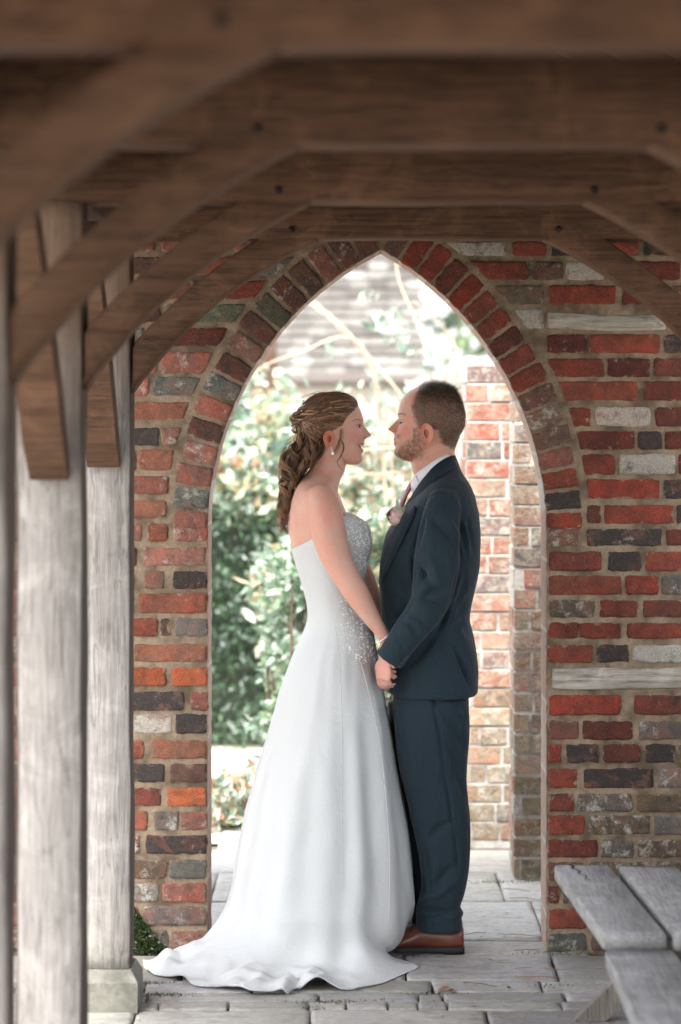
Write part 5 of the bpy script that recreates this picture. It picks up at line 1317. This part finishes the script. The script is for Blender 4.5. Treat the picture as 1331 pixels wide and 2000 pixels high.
def ringp(row, n):
    f, bk, w = interp(DT, row); X0, X1 = xs(f, WY), xs(bk, WY); cx = (X0+X1)/2; R_ = []
    for j in range(n):
        a = -2*math.pi*j/n; c, s = math.cos(a), math.sin(a); ex = 2.15
        R_.append((cx+(X0-cx)*math.copysign(abs(c)**(2/ex), c), WY+w*math.copysign(abs(s)**(2/ex), s)))
    return np.array(R_)
ND = 400
# folds: (angle in degrees measured from the front towards the camera, depth m, width deg, row where it starts, sideways drift per row)
FOLDS = [(14, .022, 7, 1290, .010), (27, -.016, 7, 1290, .012), (38, .024, 6, 1270, .018), (52, -.018, 8, 1300, .016), (66, .020, 5, 1320, .008), (74, -.014, 7, 1330, .006), (88, .012, 6, 1420, .01), (99, -.014, 8, 1400, -.004), (112, .022, 7, 1440, -.012), (126, -.014, 8, 1450, -.016), (140, .016, 6, 1380, -.016), (152, -.012, 6, 1300, -.012), (164, .014, 5, 1260, -.006),
         (190, .02, 8, 1300, 0), (215, -.02, 9, 1300, 0), (240, .02, 9, 1300, 0), (265, -.02, 9, 1300, 0), (290, .02, 9, 1300, 0), (315, -.02, 9, 1300, 0), (338, .02, 8, 1300, 0)]
def fold(deg, row, grow):
    s = 0.
    for a, d, w, r0, dr in FOLDS:
        c = a+(row-r0)*dr*.35; dd = (deg-c+180) % 360-180; ww = w*(1+.0006*(row-1300))
        s += d*.85*math.exp(-(dd/(ww*1.25))**2)*smooth(r0-20, r0+320, row)*grow
    return s
rows_ = list(np.linspace(0, 1, 12))
rings = []
TOP = []
def rtop(px):    # height of the top edge of the bodice, by image column
    return gtab([(560, 1073), (571, 1070), (607, 1051), (640, 1030), (672, 1010), (686, 1003), (700, 1004), (712, 1014), (722, 1024)], px)
R0 = ringp(1070, ND)
base_rows = list(np.linspace(1076, 1755, 150))
def tight(row): return .0
for k in range(16):      # bodice top band, its upper rim sloping up to the front
    u = k/16; ring = []
    for j in range(ND):
        # solve for the rim position around the body
        X = R0[j][0]; px = 690+X*F/(CAM_D+WY); rt = rtop(px); row = rt+(1076-rt)*u
        P = ringp_cache[j] if False else None
        f, bk, w = interp(DT, row); X0, X1 = xs(f, WY), xs(bk, WY); cx = (X0+X1)/2; a = -2*math.pi*j/ND; c, s = math.cos(a), math.sin(a)
        bust = .006*math.exp(-((row-1045)/28.)**2)*math.exp(-(((-s if s < 0 else s)-.45)/.35)**2)*(c > 0)
        x = cx+(X0-cx)*math.copysign(abs(c)**(2/2.15), c)+bust; y = WY+w*math.copysign(abs(s)**(2/2.15), s)
        if c > .2: x -= .016*math.exp(-(s/.22)**2)*smooth(1095, 1010, row)      # cleft between the cups
        ring.append((x, y, zs_(row, WY)))
    rings.append(ring)
rings.insert(0, [(p[0]+(cxx-p[0])*.035, p[1]+(WY-p[1])*.035, p[2]-.012) for cxx in [xs(645, WY)] for p in rings[0]])
for row in base_rows:
    R_ = ringp(row, ND); nx_ = np.roll(R_, -1, 0)-np.roll(R_, 1, 0); N_ = np.stack([-nx_[:, 1], nx_[:, 0]], 1); N_ /= np.linalg.norm(N_, axis=1)[:, None]+1e-9
    cx = R_.mean(0); sgn = np.sign(((R_-cx)*N_).sum(1)); N_ *= sgn[:, None]
    ring = []
    for j in range(ND):
        deg = 360*j/ND; g_ = 1.; side = abs(math.sin(math.radians(deg)))
        f_ = fold(deg, row, 1.)*(.12+.88*side**.8)
        # fine pulls fanning from the hip seam
        f_ += .0009*math.sin(deg*.31+row*.013+2*math.sin(deg*.07))*smooth(1215, 1300, row)*smooth(1500, 1300, row)*side
        f_ += .0016*nz(R_[j][0]*16, R_[j][1]*16, row*.012)*smooth(1150, 1400, row)*3
        p = R_[j]+N_[j]*f_
        ring.append((p[0], p[1], zs_(row, WY)))
    rings.append(ring)
K = np.array(rings[-1]); zK = K[0][2]; zK1 = K[0][2]
# direction each skirt point takes to the hem: match by arc fraction with a per-angle table
hemfrac = [(0, 0), (20, .03), (34, .058), (46, .082), (56, .13), (66, .22), (76, .32), (90, .385), (106, .45), (124, .52), (142, .585), (160, .63), (172, .67), (185, .725), (200, .76), (240, .83), (290, .91), (330, .965), (360, 1.0)]
T = 60
for t_ in range(1, T+1):
    u = t_/T; ring = []
    for j in range(ND):
        deg = 360*j/ND; hf = gtab(hemfrac, deg); q = hf*400; i0 = int(q) % 400; fr_ = q-int(q); H = HEM[i0]*(1-fr_)+HEM[(i0+1) % 400]*fr_
        k = K[j]; L = math.hypot(H[0]-k[0], H[1]-k[1]); flare = smooth(.10, .34, L)
        near_ = smooth(18, 34, deg)*smooth(128, 96, deg)
        s_ = u**(1.2+1.5*near_)
        x = k[0]+(H[0]-k[0])*s_; y = k[1]+(H[1]-k[1])*s_
        z = zK*((1-u)**(1.0+(.95+.5*near_)*flare))
        pool = smooth(.25+.2*near_, .8, u)*flare
        # creases of the cloth lying on the floor
        wv = .5+.5*nz(x*9+2, y*9, 1.7)*1.6+.45*nz(x*20, y*20, 5)
        z += pool*(.050*max(0, wv)**1.5*(1-.2*u))
        rip = math.sin(hf*2*math.pi*15+2.4*math.sin(hf*31))*(1+.5*math.sin(hf*53))
        z += pool*smooth(.55, 1, u)*.010*(rip+1)*.9
        x += pool*.008*math.cos(hf*2*math.pi*17)*u; y += pool*.008*math.sin(hf*2*math.pi*17)*u
        # the loop where the hem turns back on itself
        lx, ly = x-(-.118), y-(-.50); lp = math.exp(-(lx/.040)**2)*math.exp(-(ly/.13)**2)*pool; z += .055*lp
        lp2 = math.exp(-((x+.155)/.018)**2)*math.exp(-((y+.53)/.10)**2)*pool; z -= .02*lp2
        if y > -.012 and x < -.455: x = -.455
        ring.append((x, y, max(z, .0045+.002*(1-u))))
    rings.append(ring)
# turn the hem under
last = rings[-1]; cxm = (-.2, -.05); rings.append([(p[0]+(cxm[0]-p[0])*.012, p[1]+(cxm[1]-p[1])*.012, max(p[2]-.006, .002)) for p in last])
m = MB(); m.loft(rings, None, False)
dress = m.build('wedding_dress', M['dress'], wo)
dm = np.array(m.v); db = bvh_of(m.v, m.f)
print('dress verts', len(m.v))
M['lace'] = lace_mat()
# lace appliqué lying on the bodice and hip, with crystal beads
pat = MB(); bd_ = MB()
def leafpatch(px, row, r, ang, n=7):
    h_, n_ = hit(db, px, row, .0012)
    if h_ is None or h_.y > .05: return
    t1 = n_.orthogonal().normalized(); t1 = (t1*math.cos(ang)+n_.cross(t1)*math.sin(ang)); t2 = n_.cross(t1); V = [h_+n_*.0018]
    for i in range(n*2):
        a = math.pi*i/n; rr = r*(1 if i % 2 else .45)*random.uniform(.75, 1.15); V.append(h_+(t1*math.cos(a)*1.3+t2*math.sin(a)*.8)*rr)
    pat.add(V, [(0, i+1, (i+1) % (n*2)+1) for i in range(n*2)])
for i in range(300):
    if i % 2: px = random.uniform(676, 730); row = random.uniform(1004, 1125)
    else:
        t_ = random.random(); px = random.gauss(705, 22); row = random.uniform(1150, 1292)
        if px > 742 or px < gtab([(1150, 655), (1200, 650), (1250, 662), (1292, 690)], row)+random.uniform(-8, 14): continue
    leafpatch(px, row, random.uniform(.003, .0065), random.uniform(0, 6.3))
for i in range(900):
    if i % 2: px = random.uniform(674, 731); row = random.uniform(1003, 1128)
    else:
        row = random.uniform(1150, 1296); px = random.gauss(706, 22)
        if px < gtab([(1150, 655), (1200, 650), (1250, 662), (1292, 690)], row)+random.uniform(-6, 12): continue
    h_, n_ = hit(db, px, row, .001)
    if h_ is None or h_.y > .06: continue
    r = random.choice([.0008, .0010, .0012, .0015]); bd_.ball(h_, r, 6, 4)
pat.build('lace', M['lace'], dress, False); tag(bd_.build('beading', M['bead'], dress), kind='stuff')
# back seam piping and faint panel seams
def dseam(pts, r, name):
    mm = MB(); P = []
    for q in catmull(pts, 50):
        h_, n_ = hit(db, q[0], q[1], .0002)
        if h_ is not None: P.append(h_)
    if len(P) > 3: mm.tube(P, r, 5); mm.build(name, M['dress'], dress)
dseam([(655, 1225), (664, 1300), (669, 1450), (668, 1600), (672, 1740)], .0012, 'seam')
dseam([(704, 1290), (725, 1370), (745, 1470), (757, 1590), (762, 1700), (760, 1800)], .0016, 'seam')

# ---- hair
random.seed(33)
CT = [(767, 662, 642, .012), (769, 676, 627, .036), (773, 688, 613, .055), (780, 697, 601, .069), (790, 700, 591, .079), (803, 698, 583, .0845), (818, 692, 577, .086), (832, 684, 578, .085), (843, 664, 583, .081), (858, 640, 588, .074), (875, 632, 592, .066), (892, 624, 593, .056), (905, 612, 592, .044)]
cap = MB(); body_loft(cap, [(r, f-1.5, b_+1.5, w-.0015) for r, f, b_, w in CT], WY, 60, 2, 2.4)
def hdisp(p):
    return nz(p[0]*34+p[2]*22, p[1]*30, p[2]*60)
cap.v = [(p[0]+.0025*hdisp(p), p[1]*(1)+.0015*hdisp(p), p[2]+.0015*hdisp(p)) for p in cap.v]
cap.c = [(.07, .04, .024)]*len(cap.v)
hair = MB()
BRN = [(.08, .038, .021), (.125, .062, .033), (.18, .092, .05), (.26, .14, .078), (.10, .052, .028), (.38, .225, .13), (.50, .33, .20)]
def capy(px, row):
    f, b_, w = interp(CT, row); cx = f+(b_-f)*.5; a = abs(f-cx); t_ = min(1, abs(px-cx)/max(a, 1e-3)); return w*(max(0, 1-t_**2.4))**(1/2.4)
def strand(pts, r, col, n=18):
    k = random.uniform(.75, 1.3); c = tuple(x*k for x in col); Q = catmull(pts, n)
    hair.tube([tuple(q) for q in Q], [r*(.45+.55*math.sin(math.pi*min(1, (i+1.5)/n)))*(1 if i < n*.7 else 1-.75*(i-n*.7)/(n*.3)) for i in range(n)], 5, c)
# swept back from the hairline to the knot
HL = [(676, 770), (690, 777), (698, 787), (696, 797), (692, 808), (686, 818), (676, 827), (664, 836), (652, 841), (640, 845), (633, 856), (631, 870)]
KN = (582, 824)
for sg in (-1, 1):
    for i in range(330 if sg < 0 else 160):
        u = random.random()**.9; h0 = catmull(HL, 40)[int(u*39)]; a = (h0[0]+random.uniform(-3, 2), h0[1]+random.uniform(-2, 2)); e = (KN[0]+random.uniform(-6, 14), KN[1]+random.uniform(-16, 12))
        arch = (1-u)*random.uniform(-34, -14)+u*random.uniform(2, 14); P = []
        if h0[0] > 660 and u < .3: arch -= 2
        wav = random.uniform(0, 6.3); wa = random.uniform(0, 2.2)
        for k in range(7):
            t_ = k/6; px = a[0]+(e[0]-a[0])*t_; row = a[1]+(e[1]-a[1])*t_+arch*4*t_*(1-t_)*.62+wa*math.sin(wav+t_*7)
            row = max(row, gtab([(590, 790), (600, 781), (613, 774), (627, 770), (642, 767.6), (662, 767.6), (676, 770), (690, 776), (698, 786)], px)+.4)
            y = capy(px, row)*random.uniform(.985, 1.03)+.0006
            P.append((xs(px, WY), WY+sg*y, zs_(row, WY)))
        strand(P, random.uniform(.0011, .0026), random.choice(BRN[:5] if random.random() < .8 else BRN), 14)
# over the crown, both sides of the parting
for i in range(300):
    r0 = 0; y0 = random.uniform(-.074, .06); P = []
    for k in range(8):
        t_ = k/7; px0_ = 694-max(0, abs(y0)-.02)*500; px = px0_-(px0_-588)*t_; row = gtab([(588, 792), (600, 780), (613, 773), (627, 769), (642, 767), (662, 766.6), (676, 769), (690, 776.5), (694, 781)], px)
        yy_ = y0*(1-.25*t_)
        for _ in range(60):
            if capy(px, row) >= abs(yy_): break
            row += .8
        row += random.uniform(-1.2, .4)
        P.append((xs(px, WY), WY+yy_, zs_(row, WY)))
    strand(P, random.uniform(.0012, .0024), random.choice(BRN[:5]), 16)
# rope twist: bunches of strands wound round one another towards the knot
def rope(path, R_, turns, nst, r, ph0=0., cols=BRN):
    Pth = catmull(path, 40)
    for s_ in range(nst):
        grp = s_ % 3; ph = ph0+grp*2.094+random.uniform(-.55, .55); rr = R_*random.uniform(.55, 1.1); Q = []
        for k in range(len(Pth)):
            t_ = k/(len(Pth)-1); tg = Pth[min(k+1, 39)]-Pth[max(k-1, 0)]; tg = Vector(tg).normalized(); u = Vector((0, 1, 0)); u = (u-tg*u.dot(tg)).normalized(); w = tg.cross(u)
            a = ph+turns*2*math.pi*t_; en = .45+.55*math.sin(math.pi*min(1, max(0, t_)))
            Q.append(tuple(Vector(Pth[k])+(u*math.cos(a)+w*math.sin(a))*rr*en))
        k = random.uniform(.75, 1.35); c = random.choice(cols); hair.tube(Q, [r*(.6+.4*math.sin(math.pi*t/39)) for t in range(40)], 5, tuple(x*k for x in c))
def W3(px, row, y): return tuple(PX(px, row, y))
rope([W3(628, 800, WY-.088), (W3(606, 806, WY-.083)), W3(588, 818, WY-.060), W3(576, 830, WY-.02), W3(574, 836, WY+.02)], .0105, 1.7, 44, .0018)
rope([W3(640, 836, WY-.088), W3(618, 838, WY-.080), W3(600, 832, WY-.066), W3(584, 826, WY-.040), W3(576, 822, WY)], .0100, 1.8, 40, .0018, 1.)
rope([W3(604, 790, WY-.06), W3(590, 800, WY-.055), W3(577, 812, WY-.04), W3(571, 826, WY-.01)], .0095, 1.2, 34, .0018, 2.)
for k in range(7):
    cx, cy, rr = random.uniform(573, 596), random.uniform(812, 842), random.uniform(.008, .014); yy = WY-.055-random.uniform(0, .012)+abs(cx-585)*.0006; a0 = random.uniform(0, 6)
    P = [PX(cx, cy, yy)+Vector((math.cos(a0+a)*rr*1.2, math.sin(a)*.004, math.sin(a0+a)*rr)) for a in np.linspace(0, 5.2, 14)]
    for q in range(6):
        o = Vector((random.gauss(0, .0018), random.gauss(0, .002), random.gauss(0, .0018))); strand([tuple(p+o) for p in P], .0020, random.choice(BRN), 18)
# hanging ringlets
def edge(row): return gtab([(835, 572), (860, 562), (885, 556), (913, 550), (935, 556), (967, 551), (990, 550), (1015, 550), (1037, 553)], row), gtab([(835, 632), (860, 637), (885, 631), (905, 614), (925, 592), (956, 572), (985, 566), (1013, 561), (1037, 558)], row)
for i in range(300):
    grp = i % 26; random.seed(900+grp); u0 = .03+.94*((grp*.618) % 1); y0 = random.uniform(-1, 1); phg = random.uniform(0, 6.3); turns = random.uniform(2.0, 4.2); amp = random.uniform(.008, .0145)*(1.0+.5*(u0 < .35)); endr = random.choice([1037, 1030, 1015, 1040, 985, 1025, 960, 1036]); col = random.choice(BRN[1:] if u0 < .5 else BRN[:6])
    if u0 > .7: endr = min(endr, random.choice([925, 960, 1005]))
    random.seed(5000+i); st = (586+u0*34+random.uniform(-3, 3), 832+random.uniform(-8, 14)); P = []; n = 34; fz = random.gauss(0, .28); sp = random.uniform(.7, 1.12); er = endr+random.uniform(-14, 5)
    for k in range(n):
        t_ = k/(n-1); row = st[1]+(er-st[1])*t_; l, r = edge(row); tgt = l+5+(r-l-8)*u0; px = st[0]+(tgt-st[0])*smooth(0, .35, t_); y = (WY-.062)*(1-smooth(0, .4, t_))+(WY+y0*.058-.028*(row < 930))*smooth(0, .4, t_)
        back = capy(min(max(px, 597), 620), min(row, 903))
        a = phg+fz+turns*2*math.pi*t_**1.1; am = amp*smooth(0, .25, t_)*sp*(1+.35*t_)
        if r-l < 24: am *= .8
        P.append((xs(px, WY)+am*math.cos(a), y+am*math.sin(a)*.9, zs_(row, WY)+am*.25*math.sin(a)))
    k = random.uniform(.75, 1.25); hair.tube(P, [random.uniform(.0013, .0021)*(1 if t < n*.75 else 1-.8*(t-n*.75)/(n*.25)) for t in range(n)], 5, tuple(x*k for x in col))
random.seed(44)
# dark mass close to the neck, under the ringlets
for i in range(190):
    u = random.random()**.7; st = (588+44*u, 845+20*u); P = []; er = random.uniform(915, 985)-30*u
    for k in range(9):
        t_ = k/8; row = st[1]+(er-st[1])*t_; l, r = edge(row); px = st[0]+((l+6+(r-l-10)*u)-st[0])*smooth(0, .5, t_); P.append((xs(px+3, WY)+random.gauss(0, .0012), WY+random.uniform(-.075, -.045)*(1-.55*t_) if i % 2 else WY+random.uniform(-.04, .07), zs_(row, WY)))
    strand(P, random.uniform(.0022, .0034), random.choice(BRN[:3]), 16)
# loose tendrils by the ear and flyaways
for P in ([(668, 838), (667, 852), (661, 868), (655, 880), (647, 893)], [(669, 836), (669, 850), (664, 866), (657, 882), (650, 889)], [(666, 840), (665, 855), (658, 872), (651, 885)], [(667, 838), (666, 856), (660, 875), (652, 890)]):
    for q in range(3):
        o = random.gauss(0, 1.5); Q = [(xs(a+o, WY), WY-.078-.004*random.random()-.006*(j == 2), zs_(b_, WY)) for j, (a, b_) in enumerate(P)]; strand(Q, .0008, random.choice(BRN[1:4]), 16)
for P in ([(668, 862), (671, 872), (667, 888), (659, 900), (662, 908), (672, 919)], [(666, 856), (672, 868), (671, 880), (665, 890)]):
    for q in range(3): strand([(xs(a+random.gauss(0, .6), WY), WY-.074, zs_(b_, WY)) for a, b_ in P], .0009, random.choice(BRN[:3]), 20)
for i in range(110):
    if i < 34:
        px = random.uniform(590, 690); row = gtab([(590, 792), (600, 780), (613, 773), (627, 769), (642, 767), (662, 766.6), (676, 769), (690, 776.5)], px); P = [(px, row+2), (px-random.uniform(6, 14), row-random.uniform(0, 4)), (px-random.uniform(18, 30), row+random.uniform(0, 9))]
    else:
        row = random.uniform(850, 1030); l, r = edge(row); P = [(l+8, row), (l-random.uniform(1, 9), row+random.uniform(3, 14)), (l+random.uniform(-9, 4), row+random.uniform(18, 40))]
    y = WY+random.uniform(-.06, .05); strand([(xs(a, WY), y+random.uniform(-.005, .005), zs_(b_, WY)) for a, b_ in P], .0006, random.choice(BRN[2:]), 12)
for p in range(1): pass
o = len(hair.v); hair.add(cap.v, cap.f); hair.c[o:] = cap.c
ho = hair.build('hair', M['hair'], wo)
m = MB()
for i in range(60):
    a = random.uniform(-.5, .5); q = PX(596+random.uniform(-5, 4)-abs(a)*6, 783+random.uniform(0, 28), WY+a*.10-.01); q.x -= .003; m.ball(q, random.choice([.0018, .0026, .0032]), 7, 5)
m.build('hair_comb', M['bead'], ho)
